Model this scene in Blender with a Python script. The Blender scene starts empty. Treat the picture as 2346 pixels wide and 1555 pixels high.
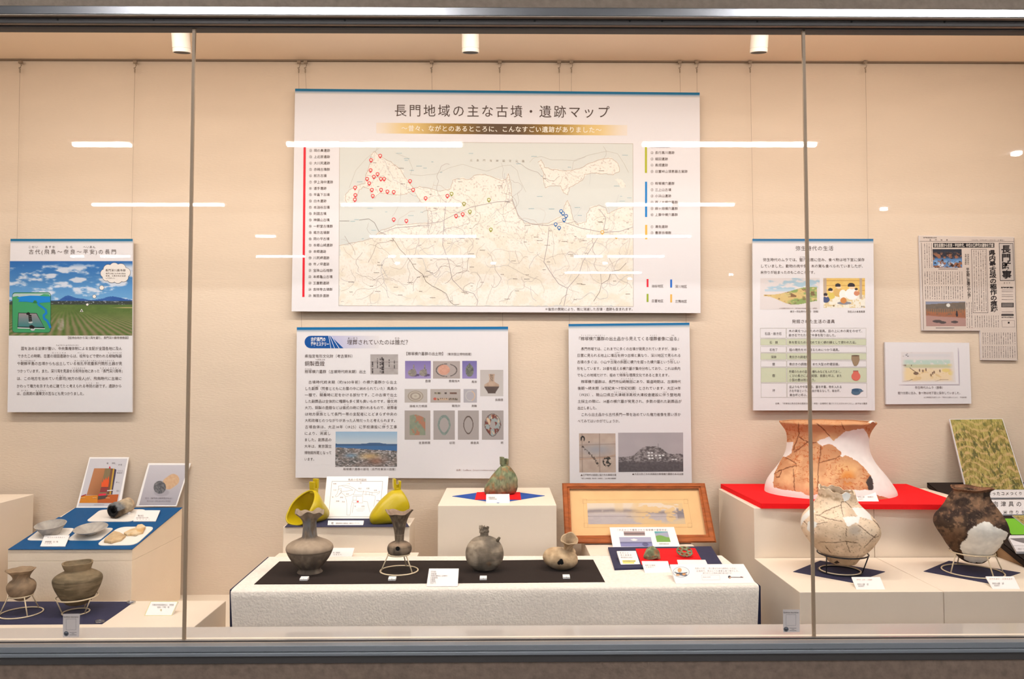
import bpy, math, random
import numpy as np
from mathutils import Vector, Matrix, Euler

random.seed(7); RNG = np.random.default_rng(11)
sc = bpy.context.scene
COL = sc.collection

# ------------------------------------------------------------------ camera
FPX, CX, CY = 1730.0, 1173.0, 777.5
ZC = 1.5
PITCH, YAW, ROLL = math.radians(2.42), math.radians(0.6), -0.0013
cam_d = bpy.data.cameras.new('camera'); cam = bpy.data.objects.new('camera', cam_d); COL.objects.link(cam)
cam_d.sensor_width = 36.0; cam_d.lens = FPX / 2346.0 * 36.0
cam_d.clip_start = 0.05
RM = Matrix.Rotation(-YAW, 3, 'Z') @ Matrix.Rotation(math.pi/2 + PITCH, 3, 'X') @ Matrix.Rotation(ROLL, 3, 'Z')
cam.matrix_world = Matrix.Translation((0, 0, ZC)) @ RM.to_4x4()
cam_d.dof.use_dof = True; cam_d.dof.focus_distance = 2.4; cam_d.dof.aperture_fstop = 6.3
sc.camera = cam
# ------------------------------------------------------------------ view, world, case light
sc.view_settings.view_transform = 'Standard'; sc.view_settings.look = 'None'
sc.view_settings.gamma = 1.0; sc.view_settings.use_curve_mapping = False
sc.view_settings.exposure = 0.09
sc.cycles.sample_clamp_indirect = 0.0
sc.cycles.use_denoising = True
sc.cycles.caustics_reflective = False
wd = bpy.data.worlds.new('world'); sc.world = wd; wd.use_nodes = True
wd.node_tree.nodes['Background'].inputs[0].default_value = (0.6, 0.6, 0.62, 1)
wd.node_tree.nodes['Background'].inputs[1].default_value = 0.05
CASE_X = 2.35
def area_light(name, loc, rot, sx, sy, power, color, spread=180):
    l = bpy.data.lights.new(name, 'AREA'); l.shape = 'RECTANGLE'; l.size = sx; l.size_y = sy
    l.energy = power; l.color = color; l.spread = math.radians(spread)
    o = bpy.data.objects.new(name, l); o.location = loc; o.rotation_euler = rot; COL.objects.link(o)
    return o
# the case's own strip light: runs along the front, behind the header, facing down
area_light('case_strip_light', (0, 1.77, ZC + 0.99), (math.radians(17), 0, 0), 4.0, 0.07, 36.0, (1.0, 0.935, 0.86))
LAMP_STRENGTH = 95.0

# ------------------------------------------------------------------ pixel <-> place helpers
RN = np.array(RM)
def rays(px, py):
    px = np.asarray(px, float); py = np.asarray(py, float)
    d = np.stack([(px - CX) / FPX, -(py - CY) / FPX, -np.ones_like(px)], -1) @ RN.T
    return d / d[..., 1:2]
def onY(px, py, Y):
    r = rays(px, py); return Vector((r[0]*Y, Y, ZC + r[2]*Y))
def onZ(px, py, Z):
    r = rays(px, py); t = (Z - ZC) / r[2]; return Vector((r[0]*t, t, Z))
def onP(px, py, p0, n):
    r = rays(px, py); o = np.array([0, 0, ZC]); n = np.array(n)
    t = ((np.array(p0) - o) @ n) / (r @ n)
    return r * t[..., None] + o
def proj(P):
    c = (np.asarray(P) - np.array([0, 0, ZC])) @ RN
    return CX + FPX * c[..., 0] / -c[..., 2], CY - FPX * c[..., 1] / -c[..., 2]
def wX(px, Y, py=850): return onY(px, py, Y).x
def zY(py, Y, px=1173): return onY(px, py, Y).z

def lin(c):
    c = np.asarray(c, float) / 255.0
    return np.where(c <= 0.04045, c / 12.92, ((c + 0.055) / 1.055) ** 2.4)
KP = np.array([0.93, 1.0, 1.06]) * 0.90
def pc(c): return np.clip(lin(c) * KP, 0.0, 0.86)       # colour as lit on a print -> surface colour

# ------------------------------------------------------------------ numpy noise
_T = RNG.random((256, 256))
def vn(x, y):
    xi = np.floor(x).astype(int); yi = np.floor(y).astype(int); fx = x - xi; fy = y - yi
    fx = fx*fx*(3-2*fx); fy = fy*fy*(3-2*fy)
    a = _T[xi & 255, yi & 255]; b = _T[(xi+1) & 255, yi & 255]; c = _T[xi & 255, (yi+1) & 255]; d = _T[(xi+1) & 255, (yi+1) & 255]
    return a*(1-fx)*(1-fy) + b*fx*(1-fy) + c*(1-fx)*fy + d*fx*fy
def fbm(x, y, o=4):
    s = 0; a = 0.5; t = 0
    for k in range(o):
        s = s + a*vn(x*2**k + 17*k, y*2**k + 31*k); t += a; a *= 0.55
    return s / t
def pip(poly, x, y):
    ins = np.zeros(np.shape(x), bool); n = len(poly)
    for i in range(n):
        x0, y0 = poly[i]; x1, y1 = poly[(i+1) % n]
        if y0 == y1: continue
        c = (y0 > y) != (y1 > y)
        ins ^= c & (x < (x1-x0)*(y-y0)/(y1-y0) + x0)
    return ins
def dline(pts, x, y):
    d = np.full(np.shape(x), 1e9)
    for (x0, y0), (x1, y1) in zip(pts[:-1], pts[1:]):
        vx, vy = x1-x0, y1-y0; L = vx*vx + vy*vy + 1e-9
        t = np.clip(((x-x0)*vx + (y-y0)*vy)/L, 0, 1)
        d = np.minimum(d, np.hypot(x-x0-t*vx, y-y0-t*vy))
    return d
def mixc(a, b, t):
    t = np.clip(np.asarray(t, float), 0, 1)[..., None]
    return np.asarray(a, float)*(1-t) + np.asarray(b, float)*t
def ss(e0, e1, x):
    t = np.clip((x-e0)/(e1-e0), 0, 1); return t*t*(3-2*t)

# ------------------------------------------------------------------ materials
def mat(name, color, rough=0.6, metal=0.0, noise=None, bump=None, spec=0.4, attr=False, coat=0.0, emit=None, stretch=None):
    m = bpy.data.materials.new(name); m.use_nodes = True
    nt = m.node_tree; b = nt.nodes['Principled BSDF']
    b.inputs['Roughness'].default_value = rough; b.inputs['Metallic'].default_value = metal
    b.inputs['Specular IOR Level'].default_value = spec; b.inputs['Coat Weight'].default_value = coat
    c = (*[float(v) for v in color], 1.0); b.inputs['Base Color'].default_value = c
    src = None
    if attr:
        a = nt.nodes.new('ShaderNodeAttribute'); a.attribute_name = 'Col'; src = a.outputs['Color']
    tc = nt.nodes.new('ShaderNodeTexCoord'); co = tc.outputs['Object']
    if stretch:
        mp = nt.nodes.new('ShaderNodeMapping'); mp.inputs['Scale'].default_value = stretch
        nt.links.new(co, mp.inputs['Vector']); co = mp.outputs['Vector']
    if noise:
        sc_, lo, hi = noise
        n = nt.nodes.new('ShaderNodeTexNoise'); n.inputs['Scale'].default_value = sc_; n.inputs['Detail'].default_value = 6
        nt.links.new(co, n.inputs['Vector'])
        r = nt.nodes.new('ShaderNodeMapRange'); r.inputs[1].default_value = 0.25; r.inputs[2].default_value = 0.75
        r.inputs[3].default_value = lo; r.inputs[4].default_value = hi; nt.links.new(n.outputs['Fac'], r.inputs[0])
        mx = nt.nodes.new('ShaderNodeVectorMath'); mx.operation = 'SCALE'
        if src: nt.links.new(src, mx.inputs[0])
        else: mx.inputs[0].default_value = c[:3]
        nt.links.new(r.outputs[0], mx.inputs['Scale']); src = mx.outputs[0]
    if src: nt.links.new(src, b.inputs['Base Color'])
    if bump:
        bs, st, dist = bump
        n2 = nt.nodes.new('ShaderNodeTexNoise'); n2.inputs['Scale'].default_value = bs; n2.inputs['Detail'].default_value = 5
        nt.links.new(co, n2.inputs['Vector'])
        bp = nt.nodes.new('ShaderNodeBump'); bp.inputs['Strength'].default_value = st; bp.inputs['Distance'].default_value = dist
        nt.links.new(n2.outputs['Fac'], bp.inputs['Height']); nt.links.new(bp.outputs['Normal'], b.inputs['Normal'])
    if emit:
        b.inputs['Emission Color'].default_value = (*emit[0], 1); b.inputs['Emission Strength'].default_value = emit[1]
    return m
M = {}
M['wall'] = mat('wallpaper', (0.64, 0.525, 0.412), 0.85, noise=(9, 0.97, 1.03), bump=(210, 0.22, 0.003), stretch=(0.4, 1, 1.5))
M['caseceil'] = mat('case ceiling paint', (0.95, 0.77, 0.59), 0.9, noise=(3, 0.97, 1.03))
M['floor'] = mat('case floor', (0.80, 0.70, 0.58), 0.6)
M['cream'] = mat('cream painted board', (0.83, 0.715, 0.585), 0.55, noise=(5, 0.98, 1.02))
M['creamold'] = mat('cream cloth covered board', (0.88, 0.735, 0.57), 0.8, noise=(14, 0.97, 1.03), bump=(150, 0.25, 0.002))
M['whitecloth'] = mat('white felt', (0.88, 0.80, 0.71), 0.95, noise=(160, 0.86, 1.06), bump=(220, 0.5, 0.003))
M['navy'] = mat('navy cloth', lin((44, 44, 74)), 0.85, noise=(60, 0.85, 1.15), bump=(300, 0.2, 0.001))
M['navydark'] = mat('dark navy cloth', lin((20, 24, 58)), 0.9)
M['blackcloth'] = mat('black felt', lin((46, 37, 33)), 0.95, noise=(150, 0.8, 1.2), bump=(300, 0.3, 0.001), spec=0.15)
M['blue'] = mat('blue paper', lin((0, 78, 132)), 0.6, noise=(25, 0.94, 1.06), spec=0.25)
M['bluecloth'] = mat('blue cloth', lin((22, 74, 160)), 0.8)
M['red'] = mat('red cloth', (0.86, 0.008, 0.012), 0.85, noise=(200, 0.95, 1.05), spec=0.15)
M['green'] = mat('green paper', lin((110, 180, 40)), 0.6)
M['board'] = mat('white foam board', (0.665, 0.65, 0.675), 0.5, spec=0.3)
M['card'] = mat('white card', (0.86, 0.83, 0.81), 0.6, spec=0.2)
M['acryl'] = mat('white mount sheet', (0.82, 0.78, 0.72), 0.5)
M['print'] = mat('ink print', (1, 1, 1), 0.5, attr=True, spec=0.25)
M['pot'] = mat('fired clay', (1, 1, 1), 0.85, attr=True, noise=(55, 0.82, 1.14), bump=(90, 0.35, 0.0025), spec=0.2)
M['plaster'] = mat('restored earthenware', (1, 1, 1), 0.85, attr=True, noise=(40, 0.93, 1.05), bump=(120, 0.2, 0.0015), spec=0.2)
M['yellow'] = mat('olive yellow enamel', lin((196, 172, 8)), 0.36, noise=(30, 0.92, 1.05), spec=0.5, bump=(35, 0.15, 0.002))
M['bronze'] = mat('green patinated bronze', (1, 1, 1), 0.65, attr=True, noise=(70, 0.6, 1.25), bump=(80, 0.5, 0.004), spec=0.3)
M['wire'] = mat('cream coated wire', lin((226, 205, 172)), 0.4)
M['blackwire'] = mat('black coated wire', lin((16, 15, 26)), 0.35)
M['wood'] = mat('brown varnished wood', lin((160, 84, 36)), 0.6, noise=(20, 0.62, 1.25), bump=(40, 0.2, 0.001), stretch=(1.2, 6, 6), coat=0.0, spec=0.25)
M['wood2'] = mat('plain wood', lin((150, 118, 84)), 0.6, noise=(9, 0.8, 1.15), stretch=(6, 1, 8))
M['mount'] = mat('aged tan mount', lin((222, 180, 128)), 0.85, noise=(22, 0.93, 1.05))
M['alu'] = mat('aluminium', (0.36, 0.355, 0.37), 0.27, metal=0.9, noise=(3, 0.95, 1.05), stretch=(0.3, 20, 20))
M['alulight'] = mat('pale aluminium', (0.37, 0.39, 0.42), 0.4, metal=0.3, noise=(3, 0.95, 1.05), stretch=(0.3, 20, 20))
M['aludark'] = mat('dark aluminium', (0.085, 0.075, 0.072), 0.6)
M['soffit'] = mat('beige metal', (0.72, 0.60, 0.50), 0.6, spec=0.0)
M['gasket'] = mat('dark gasket', (0.06, 0.05, 0.05), 0.6)
M['outer'] = mat('speckled brown wall', (0.285, 0.20, 0.15), 0.85, noise=(70, 0.75, 1.2), bump=(90, 0.4, 0.004))
M['outertop'] = mat('speckled grey wall', (0.29, 0.22, 0.17), 0.85, noise=(70, 0.82, 1.15), bump=(90, 0.4, 0.004))
M['sill'] = mat('glossy sill laminate', (0.50, 0.455, 0.42), 0.1, spec=0.9)
M['sealant'] = mat('clear sealant joint', (0.42, 0.30, 0.20), 0.5)
M['rail'] = mat('picture rail', (0.22, 0.16, 0.11), 0.5)
M['steel'] = mat('steel wire', (0.30, 0.24, 0.18), 0.4, metal=0.4)
M['lampwhite'] = mat('white lamp housing', (0.80, 0.74, 0.66), 0.4)
M['black'] = mat('black', (0.012, 0.011, 0.011), 0.5)
M['dark'] = mat('dark floor', (0.08, 0.072, 0.068), 0.5)
M['gwall'] = mat('gallery wall', (0.08, 0.07, 0.065), 0.8)
M['gceil'] = mat('gallery ceiling', (0.15, 0.15, 0.15), 0.9)
M['tube'] = mat('lit lamp tube', (0.8, 0.8, 0.8), 0.5, emit=((0.97, 0.985, 1.0), LAMP_STRENGTH))
def clear_mat(name, rough=0.0, ior=1.45, tint=(1, 1, 1)):
    m = bpy.data.materials.new(name); m.use_nodes = True; nt = m.node_tree; nt.nodes.clear()
    out = nt.nodes.new('ShaderNodeOutputMaterial'); mx = nt.nodes.new('ShaderNodeMixShader')
    t = nt.nodes.new('ShaderNodeBsdfTransparent'); g = nt.nodes.new('ShaderNodeBsdfGlossy'); f = nt.nodes.new('ShaderNodeFresnel')
    t.inputs[0].default_value = (*tint, 1); g.inputs['Roughness'].default_value = rough; f.inputs['IOR'].default_value = ior
    ge = nt.nodes.new('ShaderNodeNewGeometry'); ma = nt.nodes.new('ShaderNodeMath'); ma.operation = 'MULTIPLY_ADD'   # same index from either side: a thin pane
    ma.inputs[1].default_value = 1/ior - ior; ma.inputs[2].default_value = ior
    nt.links.new(ge.outputs['Backfacing'], ma.inputs[0]); nt.links.new(ma.outputs[0], f.inputs['IOR'])
    nt.links.new(f.outputs[0], mx.inputs[0]); nt.links.new(t.outputs[0], mx.inputs[1]); nt.links.new(g.outputs[0], mx.inputs[2])
    nt.links.new(mx.outputs[0], out.inputs[0]); return m
M['glass'] = clear_mat('clear glass', 0.0, 1.42)
M['clear'] = clear_mat('clear plastic', 0.15, 2.4, (0.8, 0.8, 0.8))

# ------------------------------------------------------------------ object helpers
def thing(name, label, cat, loc, group=None):
    o = bpy.data.objects.new(name, None); COL.objects.link(o); o.empty_display_size = 0.05
    o.location = loc; o['label'] = label; o['category'] = cat
    if group: o['group'] = group
    return o
def tag(o, label, cat, group=None):
    o['label'] = label; o['category'] = cat
    if group: o['group'] = group
    return o
def off_of(p):
    v = Vector((0, 0, 0))
    while p is not None: v = v + p.location; p = p.parent
    return v
def mk(name, V, F, m, parent=None, smooth=False, cols=None, origin=None, label=None):
    """vertices in world space; stored relative to the parent chain (or to origin for a top-level mesh)"""
    V = np.asarray(V, float).reshape(-1, 3)
    if parent is not None: base = np.array(off_of(parent))
    elif origin is not None: base = np.array(origin)
    else: base = np.array([(V[:, 0].min()+V[:, 0].max())/2, (V[:, 1].min()+V[:, 1].max())/2, V[:, 2].min()])
    me = bpy.data.meshes.new(name)
    me.from_pydata((V - base).tolist(), [], F)
    if cols is not None:
        ca = me.color_attributes.new('Col', 'FLOAT_COLOR', 'POINT')
        c4 = np.ones((len(V), 4), np.float32); c4[:, :3] = cols
        ca.data.foreach_set('color', c4.ravel())
    if smooth: me.polygons.foreach_set('use_smooth', [True]*len(me.polygons))
    me.materials.append(M[m] if isinstance(m, str) else m)
    me.update()
    o = bpy.data.objects.new(name, me); COL.objects.link(o)
    if parent is not None: o.parent = parent
    else: o.location = base
    if label: o['label'] = label
    return o
class MB:
    def __init__(s): s.V = []; s.F = []; s.C = []
    def add(s, V, F, col=None):
        n = len(s.V); V = [tuple(v) for v in V]; s.V += V; s.F += [tuple(i+n for i in f) for f in F]
        s.C += [tuple(col) if col is not None else (1, 1, 1)]*len(V); return s
    def box(s, p, q):
        (x0, y0, z0), (x1, y1, z1) = p, q
        return s.add([(x0,y0,z0),(x1,y0,z0),(x1,y1,z0),(x0,y1,z0),(x0,y0,z1),(x1,y0,z1),(x1,y1,z1),(x0,y1,z1)],
                     [(0,3,2,1),(4,5,6,7),(0,1,5,4),(1,2,6,5),(2,3,7,6),(3,0,4,7)])
    def prism(s, front, vec):
        n = len(front); vec = Vector(vec); f = [Vector(p) for p in front]; b = [p + vec for p in f]
        return s.add(f + b, [tuple(range(n)), tuple(range(2*n-1, n-1, -1))] + [(i, i+n, (i+1) % n + n, (i+1) % n) for i in range(n)])
    def tube(s, pts, r, n=8, closed=False):
        pts = [Vector(p) for p in pts]; m = len(pts); V = []; F = []
        for i, p in enumerate(pts):
            a = pts[(i-1) % m] if (closed or i > 0) else p; b = pts[(i+1) % m] if (closed or i < m-1) else p
            t = (b-a).normalized(); u = t.cross(Vector((0, 0, 1)))
            if u.length < 0.05: u = t.cross(Vector((1, 0, 0)))
            u.normalize(); w = t.cross(u); rr = r[i] if isinstance(r, (list, tuple)) else r
            V += [p + u*math.cos(2*math.pi*k/n)*rr + w*math.sin(2*math.pi*k/n)*rr for k in range(n)]
        for i in range(m if closed else m-1):
            j = (i+1) % m
            F += [(i*n+k, i*n+(k+1) % n, j*n+(k+1) % n, j*n+k) for k in range(n)]
        if not closed: F += [tuple(range(n-1, -1, -1)), tuple((m-1)*n+k for k in range(n))]
        return s.add(V, F)
    def mk(s, name, m, parent=None, **k):
        return mk(name, s.V, s.F, m, parent, **k)
def bevel(o, w=0.002, seg=2):
    b = o.modifiers.new('bevel', 'BEVEL'); b.width = w; b.segments = seg; b.limit_method = 'ANGLE'; return o
def struct(o): o['kind'] = 'structure'; return o

# ------------------------------------------------------------------ glyphs
_gc = {}
_cu = bpy.data.curves.new('glyph', 'FONT'); _go = bpy.data.objects.new('glyph', _cu)
def glyph(ch, bold=0.0, res=2):
    k = (ch, bold)
    if k in _gc: return _gc[k]
    if _go.name not in COL.objects: COL.objects.link(_go)
    _cu.body = ch; _cu.size = 1.0; _cu.resolution_u = res; _cu.offset = bold; _cu.fill_mode = 'FRONT'
    bpy.context.view_layer.update()
    ev = _go.evaluated_get(bpy.context.evaluated_depsgraph_get()); me = ev.to_mesh()
    V = np.array([v.co[:2] for v in me.vertices], float).reshape(-1, 2); F = [tuple(p.vertices) for p in me.polygons]
    ev.to_mesh_clear(); COL.objects.unlink(_go)
    adv = 1.0
    if ord(ch) < 0x250:
        adv = (V[:, 0].max() + 0.09) if len(V) else 0.35
    _gc[k] = (V, F, adv); return _gc[k]

# ------------------------------------------------------------------ prints on flat boards
PRINTED = {'title_text', 'heading_text', 'body_text', 'caption_text', 'footnote_text', 'site_list', 'legend_bars', 'subtitle_text', 'newsprint_text', 'headline_text', 'headline_banner', 'newsprint', 'printed_edge', 'table_print', 'blue_band', 'masthead'}
def soft(c): g = c @ np.array([.3, .6, .1]); return c*0.86 + g[:, None]*0.10 + 9  # greys and lifts picture colours: haze of the glass put into them
class Print:
    """everything printed on one flat face; coordinates are photo pixels carried onto the face's own plane"""
    def __init__(s, root, p0, n):
        s.root = root; s.p0 = np.array(p0, float); n = np.array(n, float); n = n/np.linalg.norm(n)
        s.n = n if n @ (np.array([0, 0, ZC]) - s.p0) > 0 else -n
        s.acc = {}
    def at(s, px, py, layer): return onP(np.asarray(px, float), np.asarray(py, float), s.p0 + s.n*(0.0003*layer), s.n)
    def put(s, part, px, py, F, col, layer=1):
        A = s.acc.setdefault(part, [[], [], [], 0])
        s.k = (getattr(s, 'k', 0) + 1) % 40
        P = s.at(px, py, layer + 0.012*s.k); n = len(P)
        A[0].append(P); A[1] += [tuple(i + A[3] for i in f) for f in F]
        c = np.asarray(col, float); A[2].append(np.tile(c, (n, 1)) if c.ndim == 1 else c); A[3] += n
    def poly(s, part, pts, col, layer=1):
        s.put(part, [p[0] for p in pts], [p[1] for p in pts], [tuple(range(len(pts)))], pc(col), layer)
    def rect(s, part, x0, y0, x1, y1, col, layer=1): s.poly(part, [(x0, y0), (x1, y0), (x1, y1), (x0, y1)], col, layer)
    def disc(s, part, x, y, r, col, layer=1, n=20, ry=None):
        ry = ry or r
        s.poly(part, [(x + r*math.cos(2*math.pi*k/n), y + ry*math.sin(2*math.pi*k/n)) for k in range(n)], col, layer)
    def line(s, part, pts, w, col, layer=1, closed=False):
        pts = [np.array(p, float) for p in pts]
        if closed: pts = pts + [pts[0]]
        for a, b in zip(pts[:-1], pts[1:]):
            d = b - a; L = np.hypot(*d)
            if L < 1e-6: continue
            nrm = np.array([-d[1], d[0]])/L*w/2; e = d/L*w*0.25
            q = [a-e+nrm, b+e+nrm, b+e-nrm, a-e-nrm]
            s.put(part, [p[0] for p in q], [p[1] for p in q], [(0, 1, 2, 3)], pc(col), layer)
    def text(s, part, t, x0, x1, y, h, col=(92, 72, 62), y1=None, bold=0.0, layer=3, gap=None, vert=False):
        """one line from x0 to x1, centred on y (y1 at its right end); em height h. vert: x0 = column centre, y..y1 = top..bottom"""
        gl = [glyph(c, bold) for c in t]; tot = sum(g[2] for g in gl)
        if vert:
            step = (y1 - y)/len(t); w = x1
            for i, (V, F, a) in enumerate(gl):
                if len(V) == 0: continue
                s.put(part, x0 + (V[:, 0]-0.5)*w, y + (i+0.5)*step - (V[:, 1]-0.38)*h, F, pc(col), layer)
            return
        y1 = y if y1 is None else y1
        sx = (x1-x0)/tot; cur = 0.0; gw = min(1.0, (h*1.0)/sx) if gap is None else gap
        for V, F, a in gl:
            if len(V):
                xx = x0 + (cur + a/2 + (V[:, 0]-a/2)*gw)*sx
                yy = y + (y1-y)*(xx-x0)/(x1-x0) - (V[:, 1]-0.38)*h
                s.put(part, xx, yy, F, pc(col), layer)
            cur += a
    def pic(s, part, quad, fn, nx, ny, layer=1):
        u, v = np.meshgrid(np.linspace(0, 1, nx+1), np.linspace(0, 1, ny+1)); u = u.ravel(); v = v.ravel()
        q = np.array(quad, float)
        xy = (q[0]*((1-u)*(1-v))[:, None] + q[1]*(u*(1-v))[:, None] + q[2]*(u*v)[:, None] + q[3]*((1-u)*v)[:, None])
        F = [(j*(nx+1)+i, j*(nx+1)+i+1, (j+1)*(nx+1)+i+1, (j+1)*(nx+1)+i) for j in range(ny) for i in range(nx)]
        s.put(part, xy[:, 0], xy[:, 1], F, pc(soft(fn(u, v, xy[:, 0], xy[:, 1]))), layer)
    def done(s, sheet=None, paper=(0.665, 0.65, 0.675)):
        # all lettering and rules belong to the one printed face; pictures stay parts of their own
        if sheet is not None:
            s.put('printed_sheet', [q[0] for q in sheet], [q[1] for q in sheet], [tuple(range(len(sheet)))], np.array(paper), 0.4)
        A = s.acc.setdefault('printed_sheet', [[], [], [], 0]) if any(k in PRINTED for k in s.acc) else None
        for k in [k for k in s.acc if k in PRINTED]:
            B = s.acc.pop(k); A[0] += B[0]; A[1] += [tuple(i + A[3] for i in f) for f in B[1]]; A[2] += B[2]; A[3] += B[3]
        for part, (P, F, C, n) in s.acc.items():
            mk(part, np.concatenate(P), F, 'print', s.root, cols=np.concatenate(C))
def plane_of(pts):
    a, b, c = [np.array(p) for p in pts]; n = np.cross(b-a, c-a); return a, n/np.linalg.norm(n)
def round_quad(q, r=0.12, n=5):
    out = []; q = [np.array(p, float) for p in q]
    for i in range(4):
        p = q[i]; a = q[i-1]; b = q[(i+1) % 4]
        s0 = p + (a-p)*r; s1 = p + (b-p)*r
        for k in range(n+1):
            t = k/n; out.append((s0*(1-t)**2 + p*2*t*(1-t) + s1*t*t))
    return out
def slab(root, part, quad, p0, n, th, m, rnd=None, bev=0.0, label=None):
    """board whose front face is the pixel outline `quad` on plane (p0,n), th thick away from the viewer"""
    n = np.array(n, float); n = n if n @ (np.array([0, 0, ZC]) - np.array(p0, float)) > 0 else -n
    pts = round_quad(quad, rnd) if rnd else quad
    P = onP(np.array([p[0] for p in pts], float), np.array([p[1] for p in pts], float), p0, n)
    o = MB().prism([Vector(p) for p in P], Vector(-n*th)).mk(part, m, root, label=label)
    if bev: bevel(o, bev)
    return o, P
def flat_on(name, label, cat, px_pts, Z, th, m, group=None, rnd=None, part=None):
    """a sheet or board lying on the level surface Z"""
    pts = round_quad(px_pts, rnd) if rnd else px_pts
    P = [onZ(p[0], p[1], Z + th) for p in pts]
    o = MB().prism(P, (0, 0, -th)).mk(name, m, None)
    return tag(o, label, cat, group)

def film_mat():
    m = mat('grey sticker film', (0.88, 0.85, 0.85), 0.5); nt = m.node_tree
    out = nt.nodes['Material Output']; b = nt.nodes['Principled BSDF']; tr = nt.nodes.new('ShaderNodeBsdfTranslucent'); tr.inputs[0].default_value = (0.88, 0.85, 0.85, 1)
    mx = nt.nodes.new('ShaderNodeMixShader'); mx.inputs[0].default_value = 0.5
    nt.links.new(b.outputs[0], mx.inputs[1]); nt.links.new(tr.outputs[0], mx.inputs[2]); nt.links.new(mx.outputs[0], out.inputs[0]); return m
M['sticker'] = film_mat()
# ------------------------------------------------------------------ levels
YW, YG = 2.6, 1.65
Z_CEIL = zY(141, YW); Z_FLOOR = zY(1362, YW, 480)
Z_T = onY(1130, 1273.5, 2.17).z
Z_PED = onY(1130, 1117.5, 2.55).z
Z_NAVP = onY(800, 1206, 2.22).z
Z_UP = onY(1900, 1163, 2.2).z
Z_LOW = onY(1900, 1278, 2.195).z
Z_LL = onY(250, 1376.5, 2.19).z
# ------------------------------------------------------------------ setting: the case
struct(MB().box((-CASE_X, YW, Z_FLOOR-0.1), (CASE_X, YW+0.05, Z_CEIL+0.1)).mk('wall_back', 'wall'))
struct(MB().box((-CASE_X, YG+0.03, Z_CEIL), (CASE_X, YW, Z_CEIL+0.04)).mk('ceiling', 'caseceil'))
struct(MB().box((-CASE_X, YG+0.02, Z_FLOOR-0.04), (CASE_X, YW, Z_FLOOR)).mk('floor', 'floor'))
struct(MB().box((-CASE_X-0.04, YG, Z_FLOOR), (-CASE_X, YW, Z_CEIL)).mk('wall_left', 'wall'))
struct(MB().box((CASE_X, YG, Z_FLOOR), (CASE_X+0.04, YW, Z_CEIL)).mk('wall_right', 'wall'))
GX = 6.0
yA, yB, yC = YG-0.03, YG-0.017, YG-0.005
# header above the glass
struct(MB().box((-GX, yA+0.006, zY(17, yA)), (GX, YG+0.03, 3.0)).mk('wall_front', 'outertop'))
struct(bevel(MB().box((-GX, yA, zY(36.5, yA)), (GX, YG+0.03, zY(16.5, yA))).mk('trim_1', 'alu'), 0.0015))
struct(MB().box((-GX, yB, zY(56, yB)), (GX, YG+0.03, zY(41, yB))).mk('trim_2', 'aludark'))
struct(MB().box((-GX, yA+0.0006, zY(36.5, yA)-0.0012), (GX, yB, zY(36.5, yA)-0.0001)).mk('trim_3', 'soffit'))  # beige plate added: warm glow on the bar's underside put into colour
zg = zY(62.5, yC)
struct(MB().box((-GX, yC, zg-0.003), (GX, YG+0.004, zY(56, yB)+0.001)).mk('trim_4', 'gasket'))
struct(MB().box((-GX, yB+0.003, zY(62, yC)), (GX, yC, zY(56, yB)+0.001)).mk('trim_5', 'soffit'))
struct(MB().box((-CASE_X, YG+0.006, zY(66, YG+0.01)), (CASE_X, YG+0.032, Z_CEIL)).mk('trim_6', 'soffit'))
for i, x in enumerate((132, 352, 571, 790, 1007, 1225, 1443, 1517, 1735, 1951, 2164)):
    p = onY(x, 44.5 + x*0.0026, yB-0.0005); b = MB(); b.tube([p, p+Vector((0, 0.004, 0))], 0.0024, 10)
    o = b.mk('frame_screw', 'black'); tag(o, 'small dark screw head in the frame above the glass', 'screw', 'screws along the top frame')
# frame and sill below the glass
z1, z2 = zY(1465, yC), zY(1477, yA)
zS = zY(1461, YG+0.004)
struct(MB().box((-CASE_X, YG-0.002, zS-0.03), (CASE_X, onZ(1173, 1432.5, zS).y, zS)).mk('trim_7', 'sill'))
struct(MB().box((-GX, yC, zS-0.03), (GX, YG-0.0021, zS-0.0005)).mk('trim_8', 'gasket'))
struct(MB().box((-GX, yA+0.002, z1-0.012), (GX, yC, z1-0.002)).mk('trim_9', 'soffit'))
zc_, zd_, ze_ = zY(1476.5, yA), zY(1491, yA), zY(1499.5, yA)
t10 = MB().box((-GX, yA, zd_+0.0007), (GX, yA+0.02, zc_)); t10.box((-GX, yA-0.003, ze_), (GX, yA+0.02, zd_-0.0007))
struct(bevel(t10.mk('trim_10', 'alulight'), 0.001))
struct(MB().box((-GX, yA+0.001, zY(1517, yA)), (GX, yA+0.02, ze_)).mk('trim_11', 'aludark'))  # dark strip: shade of the recess below the frame put into colour
struct(MB().box((-GX, yA+0.004, 0.0), (GX, YG+0.02, zY(1517, yA+0.004))).mk('wall_lower', 'outer'))
struct(MB().box((-CASE_X, YG+0.0062, zS-0.002), (CASE_X, YG+0.0135, zS+0.0006)).mk('trim_15', 'cream'))  # added pale strip, painted stand-in for the sill's lit front edge
struct(MB().box((-GX, YG-0.025, 0.0), (-CASE_X-0.0005, YG+0.03, 3.0)).mk('wall_left_end', 'outertop'))
struct(MB().box((CASE_X+0.0005, YG-0.025, 0.0), (GX, YG+0.03, 3.0)).mk('wall_right_end', 'outertop'))
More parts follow.
